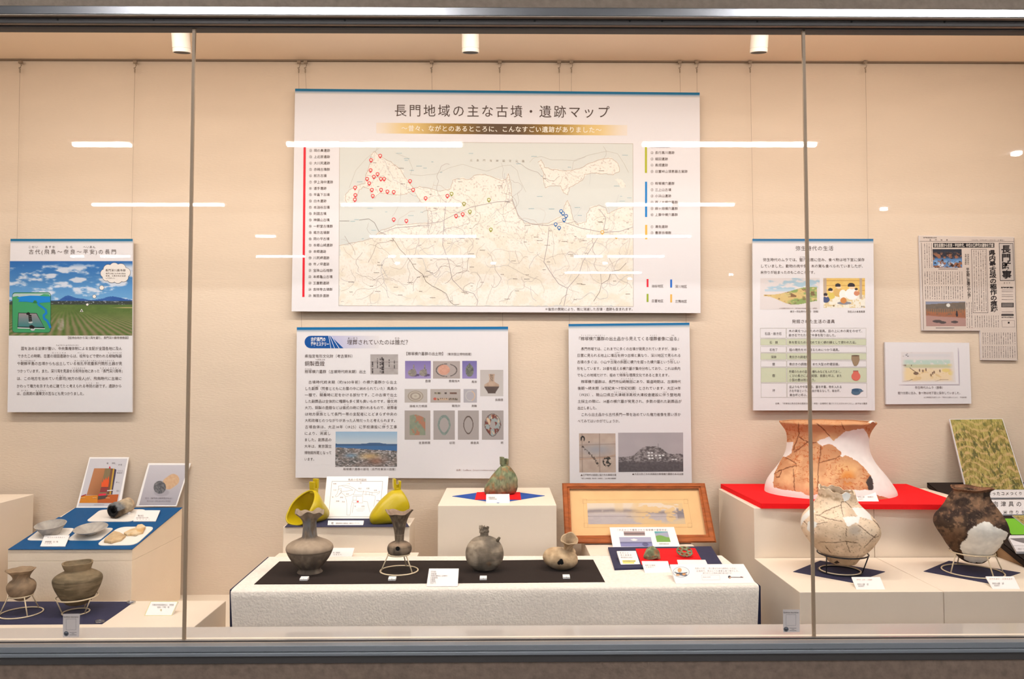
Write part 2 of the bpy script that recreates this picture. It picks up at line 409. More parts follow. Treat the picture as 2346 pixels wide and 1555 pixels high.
# glass panes and the two sealant joints
jx = [wX(431, YG), wX(1855, YG)]
xs = [-CASE_X+0.002, jx[0]-0.0045, jx[0]+0.0045, jx[1]-0.0045, jx[1]+0.0045, CASE_X-0.002]
zt_, zb_ = zg-0.002, zS+0.0003
for i in range(3):
    g = MB().add([(xs[2*i], YG, zb_), (xs[2*i+1], YG, zb_), (xs[2*i+1], YG, zt_), (xs[2*i], YG, zt_)], [(0, 1, 2, 3)])
    g.add([(xs[2*i], YG+0.005, zb_), (xs[2*i+1], YG+0.005, zb_), (xs[2*i+1], YG+0.005, zt_), (xs[2*i], YG+0.005, zt_)], [(3, 2, 1, 0)])
    struct(g.mk('window_%d' % (i+1), 'glass'))
for i in range(2):
    struct(MB().box((jx[i]-0.0032, YG-0.0005, zb_), (jx[i]+0.0032, YG+0.0055, zt_)).mk('trim_%d' % (12+i), 'sealant'))
# the gallery behind the viewer (seen mirrored in the glass)
gal = thing('ceiling', '', '', (0, -4, 3.0)); del gal['label'], gal['category']; gal['kind'] = 'structure'; gal.name = 'ceiling_gallery'
mk('ceiling_board', [(-GX, -9, 3), (GX, -9, 3), (GX, YG, 3), (-GX, YG, 3)], [(0, 1, 2, 3)], 'gceil', gal)
struct(mk('floor_gallery', [(-GX, -9, 0), (GX, -9, 0), (GX, YG, 0), (-GX, YG, 0)], [(0, 1, 2, 3)], 'dark'))
struct(mk('wall_rear', [(-GX, -9, 0), (GX, -9, 0), (GX, -9, 3), (-GX, -9, 3)], [(0, 1, 2, 3)], 'gwall'))
struct(mk('wall_side', [(-GX, -9, 0), (-GX, YG, 0), (-GX, YG, 3), (-GX, -9, 3)], [(0, 1, 2, 3)], 'gwall'))
struct(mk('wall_side_right', [(GX, -9, 0), (GX, YG, 0), (GX, YG, 3), (GX, -9, 3)], [(0, 1, 2, 3)], 'gwall'))
rows = [(333, [(168, 298), (658, 1058), (1473, 1870)]), (470, [(212, 512), (782, 1055), (1390, 1539), (1558, 1682)]), (542, [(587, 630), (848, 1090), (1345, 1582)]),
        (588, [(163, 191), (231, 296), (587, 698), (890, 905), (918, 1088), (1316, 1380), (1393, 1521)]), (625, [(1295, 1469)])]
lamps = [(0.19, -1.5, -0.28), (0.19, 0.99, 2.15)]
for y, segs in rows:
    for a, b in segs:
        q0, q1 = onZ(a, y, 2.973), onZ(b, y, 2.973); lamps.append((2*YG-(q0.y+q1.y)/2, q0.x, q1.x))
for y, a, b in lamps:
    mk('linear_lamp_housing', *(lambda B: (B.V, B.F))(MB().box((a-0.01, y-0.05, 2.985), (b+0.01, y+0.05, 2.9995))), 'lampwhite', gal)
    mk('linear_lamp_tube', *(lambda B: (B.V, B.F))(MB().box((a, y-0.014, 2.969), (b, y+0.014, 2.985))), 'tube', gal)
for x, y in ((910, 601), (1130, 601), (1386, 601), (2025, 476), (1425, 650), (1675, 627), (2330, 348)):
    p = onZ(x, y, 3.0); q = Vector((p.x, 2*YG-p.y, 3.0))
    if q.y < -8.9: q.y = -8.8
    b = MB(); b.tube([q, q-Vector((0, 0, 0.02))], 0.03, 12); b.mk('downlight', 'tube', gal)
# picture rail, hooks and wires
struct(MB().box((-CASE_X, YW-0.012, zY(143.5, YW)), (CASE_X, YW, Z_CEIL)).mk('trim_14', 'rail'))
W = [(47, 39, 547, 'left end of the ancient period panel'), (310, 301, 547, 'right end of the ancient period panel'),
     (685, 691, 750, 'left end of the blue badge panel below the map'), (700, 702, 206, 'left end of the map board'),
     (989, 990, 208, 'map board, above its title'), (1145, 1152, 749, 'right end of the blue badge panel below the map'),
     (1281, 1282, 210, 'map board, right of centre'), (1309, 1304.5, 742, 'left end of the two photo panel under the map'),
     (1557, 1572, 741, 'right end of the two photo panel under the map'), (1596, 1597, 212, 'right end of the map board'),
     (1718, 1726, 548, 'left end of the lifestyle panel with a table'), (1982, 1989, 548, 'right end of the lifestyle panel with a table')]
for x0, x1, y1, what in W:
    p = onY(x0, 142, YW-0.016); q0 = onY(x1, y1+6, YW-0.012); q = Vector((q0.x if y1 > 700 and x0 in (1309, 1557) else p.x + (q0.x-p.x), YW-0.012, q0.z))
    t = thing('hanging_wire', 'thin steel picture wire holding the ' + what, 'wire', tuple(p), 'picture hanging wires')
    h = MB().box((p.x-0.006, p.y-0.004, p.z-0.005), (p.x+0.006, p.y+0.004, p.z+0.003)); h.mk('rail_slider', 'steel', t)
    h = MB(); h.tube([p+Vector((0, -0.002, -0.004)), p+Vector((0.004, -0.002, -0.012)), p+Vector((0.002, -0.002, -0.020)), p+Vector((-0.004, -0.002, -0.022)), p+Vector((0, -0.002, -0.028))], 0.0016, 6)
    h.tube([p+Vector((0, -0.002, -0.024)), p+Vector((0, -0.002, -0.038))], 0.0022, 8); h.mk('hook', 'steel', t)
    MB().tube([p+Vector((0, -0.002, -0.03)), q], 0.00055, 5).mk('wire', 'steel', t)
# ceiling spotlights (off)
for x, who in ((417, 'left'), (1078, 'centre'), (1738, 'right')):
    e = onY(x, 120.5, 2.2); ax = Vector((0, math.sin(math.radians(14)), -math.cos(math.radians(14))))
    t = thing('spotlight', 'white cylinder spotlight on the case ceiling, %s one of three' % who, 'spotlight', tuple(e - ax*0.12), 'ceiling spotlights')
    b = MB(); b.tube([e-ax*0.105, e-ax*0.012, e-ax*0.0115, e-ax*0.0105, e-ax*0.01, e], [0.0245, 0.0255, 0.0245, 0.0245, 0.0255, 0.0255], 32)
    b.mk('lamp_body', 'lampwhite', t, smooth=False)
    MB().tube([e-ax*0.001, e+ax*0.0006], 0.0225, 32).mk('lens', 'black', t)
    MB().tube([e-ax*0.10, Vector((e.x, e.y-0.022, Z_CEIL))], 0.008, 12).mk('stem', 'lampwhite', t)

# ------------------------------------------------------------------ boxes the exhibits stand on
def block(name, label, px_l, px_r, py, Yf, Yb, Ztop, m='cream', group=None):
    xl, xr = onY(px_l, py, Yf).x, onY(px_r, py, Yf).x
    o = bevel(MB().box((xl, Yf, Z_FLOOR), (xr, Yb, Ztop)).mk(name, m), 0.0015)
    return tag(o, label, 'display box', group)
block('display_pedestal', 'cream pedestal under the blue and red cloths and the patinated bronze stirrup', 1003, 1275, 1157, 2.22, 2.555, Z_PED)
block('display_pedestal', 'cream pedestal with the navy cloth and two yellow stirrups', 648.5, 938, 1206, 2.22, onZ(800, 1186.5, Z_NAVP).y, Z_NAVP)
xl = wX(-82, 2.22); o = MB().box((xl-0.3, 2.22, Z_FLOOR), (onY(77.5, 1131.5, 2.555).x, 2.555, onY(77, 1131.5, 2.555).z)).mk('display_pedestal', 'cream')
tag(bevel(o, 0.0015), 'tall cream pedestal at the far left edge with nothing on it', 'display box')
# slanted box with the blue cloth
fl, fr = onY(18.5, 1258, 2.22), onY(303, 1257.5, 2.22); bl, br = onY(172, 1163, 2.55), onY(418, 1162, 2.55)
zl = onY(160, 1285, 2.22).z; xr_ = fr.x; xl_ = fl.x
t = thing('display_box', 'cloth covered box with a sloping blue top', 'display box', ((xl_+xr_)/2, 2.22, Z_FLOOR))
bevel(MB().box((xl_, 2.22, Z_FLOOR), (xr_, 2.555, zl)).mk('base_box', 'creamold', t), 0.001)
MB().add([(xl_, 2.22, zl+.0008), (xr_, 2.22, zl+.0008), (xr_, 2.22, fr.z-.001), (xl_, 2.22, fl.z-.001), (xl_, 2.555, zl+.0008), (xr_, 2.555, zl+.0008), (xr_, 2.555, br.z-.001), (xl_, 2.555, bl.z-.001)],
         [(0,1,2,3),(5,4,7,6),(1,5,6,2),(4,0,3,7),(3,2,6,7),(4,5,1,0)]).mk('sloping_top', 'creamold', t)
SL0, SLN = plane_of([fl, fr, (br if True else bl)])
SLN = SLN if SLN[2] > 0 else -SLN
def on_slope(px, py, h=0.0): return Vector(onP(px, py, SL0 + SLN*h, SLN))
def slope_sheet(name, label, cat, pts, th, m, group=None, rnd=None, h=0.0):
    q = round_quad(pts, rnd) if rnd else pts
    P = [on_slope(p[0], p[1], th + h) for p in q]
    return tag(MB().prism(P, tuple(-SLN*th)).mk(name, m), label, cat, group)
slope_sheet('blue_cloth', 'bright blue cloth covering the sloping top of the left box', 'cloth',
            [(18.5, 1258), (303, 1257.5), (360, 1210), (418, 1162), (172, 1163), (140, 1184), (134, 1184), (80, 1218)], 0.0015, 'blue')
# low box, left
xr2 = onY(518, 1376, 2.19).x
tag(bevel(MB().box((wX(-300, 2.0), 1.80, Z_FLOOR), (xr2, 2.19, Z_LL)).mk('low_box', 'cream'), 0.0015), 'low wide cream box at the left with two grey pots', 'display box')
flat_on('navy_cloth', 'navy cloth under the two grey pots on the low left box', 'cloth', [(-120, 1377.5), (307, 1377.5), (270, 1404), (234, 1428.5), (-200, 1431)], Z_LL, 0.0012, 'navy')
# table box with its cloths
TFL, TFR, TBR, TBL = [onZ(x, y, Z_T) for x, y in ((528.5, 1353), (1739, 1341), (1653, 1273), (617, 1276))]
tag(MB().prism([TFL+Vector((.004, .004, -.004)), TFR+Vector((-.004, .004, -.004)), TBR+Vector((-.004, -.004, -.004)), TBL+Vector((.004, -.004, -.004))], (0, 0, Z_FLOOR-Z_T+0.004)).mk('display_table', 'cream'),
    'long box under the white felt in the middle of the case', 'display box')
t = thing('table_cover', 'navy under cloth showing at both ends of the white felt', 'cloth', tuple((TFL+TFR)/2 + Vector((0, 0.1, Z_FLOOR-Z_T+.02))))
zbt = Z_T - 0.20
MB().prism([TFL+Vector((-.0045, .006, .0005)), TBL+Vector((-.0045, 0, .0005)), TBL+Vector((-.0035, 0, zbt-Z_T)), TFL+Vector((.003, .006, zbt-Z_T))], (.0045, 0, 0)).prism([TFL+Vector((-.0035, .0025, -.002)), TFL+Vector((.014, .0025, -.002)), TFL+Vector((.016, .0025, zbt-Z_T)), TFL+Vector((.001, .0025, zbt-Z_T))], (0, .002, 0)).mk('left_fall', 'navydark', t)
a, b = TFR+Vector((.0045, .006, -.0015)), TBR+Vector((.0035, 0, -.0015))
MB().prism([a, b, b+Vector((0, 0, zbt-Z_T)), a+Vector((.002, 0, zbt-Z_T))], (-.0045, 0, 0)).prism([TFR+Vector((-.014, .0025, -.002)), TFR+Vector((.0045, .0025, -.002)), TFR+Vector((.004, .0025, zbt-Z_T)), TFR+Vector((-.016, .0025, zbt-Z_T))], (0, .002, 0)).mk('right_fall', 'navydark', t)
MB().prism([a+Vector((-.003, .004, -.06)), a+Vector((-.002, .004, -.06)), a+Vector((-.001, .004, zbt-Z_T)), a+Vector((-.012, .004, zbt-Z_T))], (0, .002, 0)).mk('green_lining', mat('green lining', lin((10, 90, 40)), 0.9), t, label='green lining inside the right fold')
# white felt: top plus front fall
nx = 90; V = []; F = []
prof = [(0.0, 0.0), (0.5, 0.0), (0.9, 0.0), (0.975, -0.0008), (0.993, -0.003), (1.0, -0.007), (1.0, -0.02), (1.0, -0.05), (1.0, -0.10), (1.0, -0.19)]
for i in range(nx+1):
    u = i/nx
    for k, (w, dz) in enumerate(prof):
        p = (TBL*(1-u) + TBR*u)*(1-w) + (TFL*(1-u) + TFR*u)*w
        wav = math.sin(u*23)*0.0018 + math.sin(u*57+1)*0.0008
        p = p + Vector((0, 0, dz + 0.0012 + (0.0012*math.sin(u*31) if w == 1 else 0)))
        if dz < -0.015: p.y += -0.001 + wav*min(1, -dz*10) - 0.004*min(1, -dz*8); p.x += (0.5-u)*0.020*min(1, -dz*7)
        V.append(p)
m_ = len(prof)
F = [(i*m_+k, i*m_+k+1, (i+1)*m_+k+1, (i+1)*m_+k) for i in range(nx) for k in range(m_-1)]
o = mk('white_felt', V, F, 'whitecloth', smooth=True); tag(o, 'white felt cloth over the long table box, hanging down its front', 'cloth')
tag(bevel(MB().box((onY(640, 1270, 2.22).x, 2.172, Z_FLOOR), (onY(960, 1270, 2.22).x, 2.219, Z_T-.0005)).mk('low_box', 'cream'), 0.001), 'white strip of low box behind the table, before the pedestal of yellow stirrups', 'display box')
xa, xb = onY(1351.5, 1273, 2.178).x, onY(1612, 1273, 2.178).x
tag(bevel(MB().box((xa, 2.175, Z_FLOOR), (xb, 2.42, Z_T)).mk('low_box', 'cream'), 0.0015), 'low cream box on which the wood framed picture rests', 'display box')
# stepped boxes, right
def seam_box(name, label, x0, x1, Yf, Yb, Zt):
    tag(bevel(MB().box((x0, Yf, Z_FLOOR), (x1, Yb, Zt)).mk(name, 'cream'), 0.0015), label, 'display box')
ux0, ux1, ux2 = onY(1727, 1163, 2.2).x, onY(2003, 1200, 2.2).x, onY(2284, 1265, 2.2).x
seam_box('step_box', 'tall cream box under the left of the red board', ux0, ux1-.0008, 2.2, 2.56, Z_UP)
seam_box('step_box', 'tall cream box under the right of the red board, behind the dark pot', ux1+.0008, ux2-.004, 2.201, 2.56, Z_UP)
yl = onZ(1832, 1356, Z_LOW).y; lx0, lx1 = onY(1832, 1356, yl).x, onY(2163, 1390, yl).x
seam_box('step_box', 'low cream box in front with the pale mended pot', lx0, lx1-.0008, yl, 2.1975, Z_LOW)
seam_box('step_box', 'low cream box in front with the dark brown pot', lx1+.0008, lx1+0.62, yl+.0008, 2.1975, Z_LOW)
flat_on('red_board', 'thick bright red board under the large terracotta jar', 'board', [(1651, 1108), (2076, 1108), (2216, 1156), (1744, 1153)], Z_UP, 0.0145, 'red')
# slanted stand, far right
sx = ux2+.002
t = thing('display_stand', 'slanted wooden stand at the right edge behind the dark pot', 'stand', (sx+.3, 2.3, Z_LOW))
kb, kf = onY(2130, 1107, 2.55).z, Z_LOW+0.012
kb_y, kf_y = 2.55, 2.06
MB().prism([(sx, kf_y, Z_LOW+.0005), (sx, kf_y, kf), (sx, kb_y, kb), (sx, kb_y, Z_LOW+.0005)], (0.6, 0, 0)).mk('stand_body', 'wood2', t)
KP0, KPN = plane_of([(sx, kf_y, kf), (sx+.5, kf_y, kf), (sx, kb_y, kb)]); KPN = KPN if KPN[2] > 0 else -KPN
def on_stand(px, py, h=0.0): return Vector(onP(px, py, KP0 + KPN*h, KPN))
def stand_sheet(name, label, cat, pts, th, m, h, group=None):
    P = [on_stand(p[0], p[1], th+h) for p in pts]
    return tag(MB().prism(P, tuple(-KPN*th)).mk(name, m), label, cat, group)
MBk = MB(); k0 = Vector((sx-.006, kf_y-.02, kf-.006)); k1 = Vector((sx-.006, kb_y, kb))
up = Vector(KPN)*.003
MBk.prism([k0+up, k1+up, k1+up+Vector((0, 0, -.016)), k0+Vector((0, .03, 0))+up+Vector((0, 0, -.010))], (.0015, 0, 0))
o = MBk.prism([k0+up, k0+up+Vector((.62, 0, 0)), k1+up+Vector((.62, 0, 0)), k1+up], tuple(-Vector(KPN)*.002)).mk('black_cloth', 'blackcloth')
tag(o, 'black cloth over the slanted stand at the right edge', 'cloth')
# ------------------------------------------------------------------ wall panels
def wall_panel(name, label, quad, Y=2.575, th=0.007, cat='poster'):
    P = [onY(p[0], p[1], Y) for p in quad]
    base = (P[2]+P[3])/2
    t = thing(name, label, cat, tuple(base))
    slab(t, 'board', quad, (0, Y, 1), (0, -1, 0), th, 'board')
    pr = Print(t, (0, Y, 1), (0, -1, 0)); pr.sheet = quad
    return t, pr
BLUE = (0, 102, 140)
def band(pr, tl, tr, h1, h2, w=(232, 215, 202), c0=(0, 104, 142)):
    q = [tl, tr, (tr[0], tr[1]+h1), (tl[0], tl[1]+h1)]
    pr.poly('blue_band', q, c0)
    q2 = [q[3], q[2], (tr[0], tr[1]+h1+h2), (tl[0], tl[1]+h1+h2)]
    pr.pic('blue_band', q2, lambda u, v, x, y: mixc((74, 120, 160), w, v**0.6), 2, 8)
TC = (88, 70, 62)
# ---- left panel
t, p = wall_panel('information_poster', 'panel with a big photo of blue sky over rice fields, left on the wall', [(24, 547), (304, 547), (302.5, 944), (17, 944)])
band(p, (24, 547), (304, 547), 4.5, 6)
p.text('heading_text', '古代(飛鳥～奈良～平安)の長門', 64, 268, 576.5, 12)
for s, a, b in (('こだい', 64, 88), ('あすか', 102, 127), ('なら', 149, 168), ('へいあん', 190, 219)): p.text('heading_text', s, a, b, 565.5, 6.5)
def field(u, v, x, y):
    n = fbm(u*9, v*16, 5); cl = ss(0.50, 0.68, n - 0.25*np.abs(v-0.24) + 0.08*ss(0.1, 0.5, u))
    c = mixc((28, 98, 176), (96, 156, 206), v*2.0); c = mixc(c, (206, 210, 222), cl*ss(0.0, 0.1, v)*1.0)
    m = 0.535 - 0.05*np.exp(-((u-0.47)/0.05)**2) - 0.03*np.exp(-((u-0.55)/0.09)**2) - 0.055*np.exp(-((u-0.84)/0.10)**2) - 0.012*fbm(u*25, u*0, 3)
    c = np.where((v > m)[:, None], mixc((28, 74, 150), (48, 96, 170), fbm(u*30, v*30)), c)
    tr = 0.555 + 0.01*fbm(u*40, v*0+3)
    c = np.where((v > 0.535)[:, None], mixc((52, 58, 52), (170, 170, 175), ss(0.55, 0.8, fbm(u*60, v*90))), c)
    vp = (0.47, 0.54); fx = (u-vp[0])/np.maximum(v-vp[1], 0.004)
    rows = 0.5+0.5*np.sin(fx*38 + 0.6*fbm(u*20, v*20)*3)
    g = mixc((96, 118, 48), (70, 96, 34), fbm(u*22, v*30)); g = mixc(g, (150, 124, 92), rows*ss(0.62, 0.85, v)*0.8)
    g = mixc(g, (176, 160, 150), ss(0.62, 0.9, np.exp(-((u-0.42)/0.05)**2)*ss(0.7, 0.8, v)*(1-ss(0.9, 1.0, v)))*fbm(u*50, v*40)*1.0)
    c = np.where((v > 0.585)[:, None], g, c)
    c = mixc(c, (206, 170, 110), np.exp(-((v-0.625)/0.006)**2)*ss(0.8, 0.95, u))
    return c
p.pic('photo_print', [(22.5, 598), (303.5, 598), (303, 768.5), (20.5, 768.5)], field, 260, 160, 1)
def rrect(x0, y0, x1, y1, r, n=5):
    o = []
    for cx, cy, a in ((x1-r, y0+r, -90), (x1-r, y1-r, 0), (x0+r, y1-r, 90), (x0+r, y0+r, 180)):
        o += [(cx + r*math.cos(math.radians(a+90*k/n)), cy + r*math.sin(math.radians(a+90*k/n))) for k in range(n+1)]
    return o
p.poly('inset_picture', rrect(28, 669.5, 116.5, 762, 7), (30, 70, 70), 2); p.poly('inset_picture', rrect(28.8, 670.3, 115.7, 761.2, 6.5), (64, 150, 96), 3)
p.poly('inset_picture', [(33, 672), (112, 672), (115, 674), (115, 679), (52, 683), (40, 678), (29, 680), (29, 675)], (176, 190, 184), 4)
p.poly('inset_picture', [(38, 682), (48, 679), (70, 677), (115, 678), (115, 692), (86, 694), (60, 691), (42, 691), (45, 686)], (24, 128, 200), 5)
p.poly('inset_picture', [(90, 678), (100, 673), (112, 674), (115, 679)], (70, 160, 110), 6); p.poly('inset_picture', [(75, 694), (78, 688), (83, 688), (86, 694)], (50, 120, 60), 6)
p.line('inset_picture', [(86, 693), (90, 699), (98, 704), (105, 710), (106, 717), (100, 722), (101, 729), (108, 735), (113, 744), (115, 750)], 5, (20, 120, 190), 5)
p.poly('inset_picture', [(42, 716), (84, 717), (103, 752), (40, 750)], (40, 44, 44), 5)
p.pic('inset_picture', [(43, 717.5), (83, 718.3), (101, 749), (41.5, 748)], lambda u, v, x, y: mixc((150, 130, 132), (50, 120, 118), v), 6, 8, 6)
p.poly('inset_picture', [(40, 750), (103, 752), (103, 753.5), (40, 752)], (220, 222, 218), 6)
for q in ([(60, 717), (65, 714.5), (69, 717), (68, 721), (61, 721)], [(65, 721), (72, 721), (73.5, 736), (66, 737)], [(67, 746), (73, 744), (79, 748), (78, 753), (68, 752)]): p.poly('inset_picture', q, (26, 22, 22), 7)
p.disc('inset_picture', 70, 738, 5, (190, 190, 185), 6, 14, 2.5); p.disc('inset_picture', 75, 754.5, 5, (190, 192, 188), 6, 14, 3)
for k in range(3): p.line('inset_picture', [(67, 725+4*k), (72, 725+4*k)], 0.8, (120, 115, 110), 8)
lobes = [(240, 626, 9.5), (248, 617, 11), (262, 613, 11), (277, 615, 11), (288, 624, 10.5), (283, 634, 11), (270, 638, 10.5), (256, 637, 10.5), (244, 634, 9), (264, 625, 15), (252, 626, 13), (276, 625, 13)]
for x, y, r in lobes: p.disc('speech_bubble', x, y, r+.8, (96, 88, 88), 3, 24)
for x, y, r in lobes: p.disc('speech_bubble', x, y, r, (238, 226, 216), 4, 24)
for x, y, r in ((233, 659, 5.6), (216, 679, 4.5), (200, 697.5, 3.4)): p.disc('speech_bubble', x, y, r, (50, 60, 70), 3); p.disc('speech_bubble', x, y, r-0.7, (240, 226, 212), 4)
p.poly('speech_bubble', [(187, 707), (191, 714), (183, 714)], (235, 225, 215), 3); p.poly('speech_bubble', [(187, 709.5), (189.3, 713.2), (184.7, 713.2)], (20, 20, 20), 4)
p.text('speech_bubble', '長門深川廃寺跡', 241, 288, 619, 6.4, layer=6)
for k, s in enumerate(('長門の地にも中央の政治', '体制、仏教文化が浸透')): p.text('speech_bubble', s, 242, 288, 626.5+5.2*k, 4, layer=6)
p.text('speech_bubble', 'してきました。', 242, 266, 637, 4, layer=6)
p.text('caption_text', '【板持台地から深川湾を望む、長門深川廃寺想像図】', 152, 298, 773.5, 6.5)
L = [('国を治める法律が整い、中央集権体制による支配が全国各地に及ん', 48, 280), ('できたこの時期、日置の堀田遺跡からは、役所などで使われる緑釉陶器', 40, 279),
     ('や朝鮮半島の古墳からも出土している有孔平底壷系円筒形土器が見', 39, 280), ('つかっています。また、深川湾を見渡せる板持台地にあった『長門深川廃寺』', 39, 285),
     ('は、この地方を治めていた郡司(地方の役人)が、飛鳥時代に古墳に', 38, 279), ('かわって権力を示すために建てたと考えられる寺院の跡です。遺跡から', 38, 279), ('は、白鳳期の蓮華文の瓦なども見つかりました。', 38, 197)]
for k, (s, a, b) in enumerate(L): p.text('body_text', s, a, b, 798+17.2*k, 8.6)
for s, a, b, y in (('ちゅうおうしゅうけんたいせい', 128, 181, 790.5), ('ほったいせき', 118, 152, 808), ('やくしょ', 177, 194, 808), ('りょくゆうとうき', 247, 279, 808), ('ちょうせんはんとう', 47, 81, 826), ('ゆうこうひらぞこつぼけいえんとうがたどき', 170, 262, 826), ('いたもちだいち', 164, 196, 843), ('ながとふかわはいじ', 228, 280, 843), ('ぐんじ', 129, 147, 860), ('じいん', 196, 212, 877), ('あと', 220, 227, 877), ('はくほう', 48, 65, 894.5), ('れんげもん', 81, 106, 894.5)): p.text('body_text', s, a, b, y, 3.6)
p.done(p.sheet)

# ---- map board
t, p = wall_panel('map_board', 'wide board with a map of burial mounds and many red pins', [(676, 203), (1603, 212), (1605, 717), (668, 713)], Y=2.572)
band(p, (676, 203), (1603, 212), 5, 7)
p.text('title_text', '長門地域の主な古墳・遺跡マップ', 901, 1399, 252.5, 30, (82, 62, 54), y1=256.5, gap=0.88)
def gold(u, v, x, y):
    c = mixc((232, 190, 110), (150, 104, 20), ss(0.12, 0.34, 0.5-np.abs(u-0.5))); c = mixc(c, (92, 62, 34), ss(0.30, 0.46, 0.5-np.abs(u-0.5)))
    return mixc((236, 216, 198), c, ss(0.0, 0.14, 0.5-np.abs(u-0.5)))
p.pic('subtitle_bar', [(862, 281), (1437, 286.5), (1437, 310.5), (862, 305.5)], gold, 60, 2)
p.text('subtitle_text', '～昔々、ながとのあるところに、こんなすごい遺跡がありました～', 919, 1379, 293.5, 14.5, (244, 232, 214), y1=297.5, bold=0.012)
land = [(778, 563), (800, 558), (830, 552), (855, 545), (872, 528), (892, 522), (906, 515), (935, 514), (962, 511), (980, 510), (981, 485), (975, 470), (962, 460), (954, 446), (947, 432), (960, 427), (985, 432), (1010, 438), (1033, 432), (1038, 412), (1060, 408), (1072, 412), (1086, 402), (1110, 399), (1132, 407), (1150, 414), (1160, 410), (1165, 398), (1171, 425), (1172, 446), (1176, 466), (1186, 490), (1202, 511), (1230, 513), (1256, 511), (1276, 500), (1290, 492), (1294, 470), (1300, 458), (1308, 476), (1312, 500), (1322, 514), (1343, 508), (1345, 490), (1352, 476), (1372, 470), (1388, 476), (1392, 490), (1412, 480), (1425, 474), (1451, 468), (1451, 702), (777, 700)]
pen = [(858, 346), (870, 358), (895, 370), (918, 388), (928, 406), (940, 422), (948, 434), (932, 443), (910, 447), (888, 444), (870, 442), (858, 453), (850, 444), (846, 432), (832, 428), (822, 436), (818, 452), (810, 464), (798, 466), (790, 458), (792, 446), (800, 436), (818, 424), (836, 420), (838, 400), (845, 385), (848, 370), (852, 352)]
isl = [(1233, 372), (1240, 366), (1248, 383), (1265, 388), (1290, 391), (1310, 390), (1332, 385), (1350, 374), (1376, 365), (1400, 362), (1415, 374), (1420, 392), (1404, 400), (1385, 398), (1360, 396), (1340, 400), (1335, 412), (1322, 420), (1305, 430), (1300, 446), (1290, 440), (1284, 426), (1262, 425), (1250, 430), (1245, 414), (1246, 396)]
sml = [[(1408, 412), (1418, 408), (1430, 420), (1436, 432), (1424, 430)]]
def mapfn(u, v, x, y):
    wx = x + 5*(fbm(x*.12, y*.12)-.5)*2; wy = y + 5*(fbm(x*.12+9, y*.12+4)-.5)*2
    L_ = pip(land, wx, wy) | pip(pen, wx, wy) | pip(isl, wx, wy) | pip(sml[0], wx, wy)
    c = mixc((217, 213, 202), (207, 206, 199), ss(0.2, 1, v))
    hill = fbm(x*.035, y*.05, 5); lc = mixc((241, 226, 210), (233, 217, 194), ss(0.42, 0.66, hill)*ss(330, 640, y))
    lc = mixc(lc, (206, 186, 166), ss(0.62, 0.8, fbm(x*.5, y*.5, 2))*0.35)
    lc = mixc(lc, (150, 130, 122), (fbm(x*.28+40, y*.28, 3) > 0.70)*0.35*(y < 560))
    c = np.where(L_[:, None], lc, c)
    return c
mq = [(778, 324), (1450, 329), (1451, 702), (776, 700)]
p.pic('map_print', mq, mapfn, 480, 270)
for off in (0,): p.line('map_print', mq, 1.0, (196, 180, 164), 2, True)
def meander(x, y, a, n, st, w, col, part='map_print', turn=0.35, lay=2):
    pts = [(x, y)]
    for k in range(n):
        a += random.gauss(0, turn); x += st*math.cos(a); y += st*math.sin(a)
        if not (781 < x < 1447 and 334 < y < 697): break
        pts.append((x, y))
    if len(pts) > 1: p.line(part, pts, w, col, lay)
inl = lambda x, y: bool(pip(land, np.array([x]), np.array([y]))[0] or pip(pen, np.array([x]), np.array([y]))[0] or pip(isl, np.array([x]), np.array([y]))[0])
for poly in (land[:-2], pen + pen[:1], isl + isl[:1]):
    pts = []
    for (x0, y0), (x1, y1) in zip(poly[:-1], poly[1:]):
        pts += [(x0+(x1-x0)*k/4+random.uniform(-1, 1), y0+(y1-y0)*k/4+random.uniform(-1, 1)) for k in range(4)]
    p.line('map_print', pts, 0.9, (196, 170, 148), 2)
for k in range(260):
    x, y = random.uniform(785, 1445), random.uniform(345, 695)
    if not inl(x, y): continue
    meander(x, y, random.uniform(0, 6.3), random.randint(10, 40), 3.2, random.choice((0.5, 0.6, 0.9)), random.choice(((206, 190, 178), (186, 172, 164), (196, 190, 188), (176, 160, 150))), turn=0.28)
for pts in ([(898, 545), (906, 555), (915, 570), (930, 585), (942, 600), (950, 615), (968, 628), (976, 645), (990, 655), (1010, 665), (1022, 672), (1030, 690), (1040, 698), (1052, 697)],
            [(823, 504), (845, 501), (858, 510), (868, 530), (890, 540)], [(1435, 602), (1420, 618), (1400, 622), (1395, 640), (1378, 650), (1374, 668), (1360, 690)],
            [(778, 506), (800, 506)]): p.line('map_print', pts, 0.9, (120, 104, 92), 2)
for pts in ([(1022, 460), (1018, 500), (1014, 560), (1028, 600), (1036, 640), (1060, 665), (1085, 672), (1095, 690), (1092, 700)], [(980, 512), (1010, 508), (1040, 492), (1080, 474), (1110, 468), (1140, 462), (1175, 460), (1190, 500), (1220, 514), (1256, 516), (1290, 508), (1330, 522), (1380, 532), (1420, 530), (1450, 520)],
            [(1258, 520), (1254, 560), (1246, 600), (1260, 622), (1280, 650), (1300, 660), (1292, 700)], [(868, 536), (905, 522), (950, 518), (985, 516)], [(1300, 660), (1326, 630), (1335, 600), (1360, 560), (1372, 540)], [(1374, 480), (1388, 500), (1382, 530)]): p.line('map_print', pts, 1.2, (172, 158, 156), 2)
for ctr in ([(800, 430), (815, 390), (840, 362), (870, 338)], [(905, 350), (935, 362), (945, 385), (940, 400), (965, 402), (1000, 398), (1030, 384), (1060, 376), (1085, 384), (1115, 392), (1150, 380), (1170, 378), (1185, 390), (1190, 410), (1205, 440)], [(1213, 372), (1222, 362), (1240, 358), (1262, 366), (1290, 366), (1320, 368), (1345, 356), (1390, 346), (1415, 352), (1430, 375), (1440, 395)]):
    p.line('map_print', ctr, 0.7, (196, 186, 172), 2)
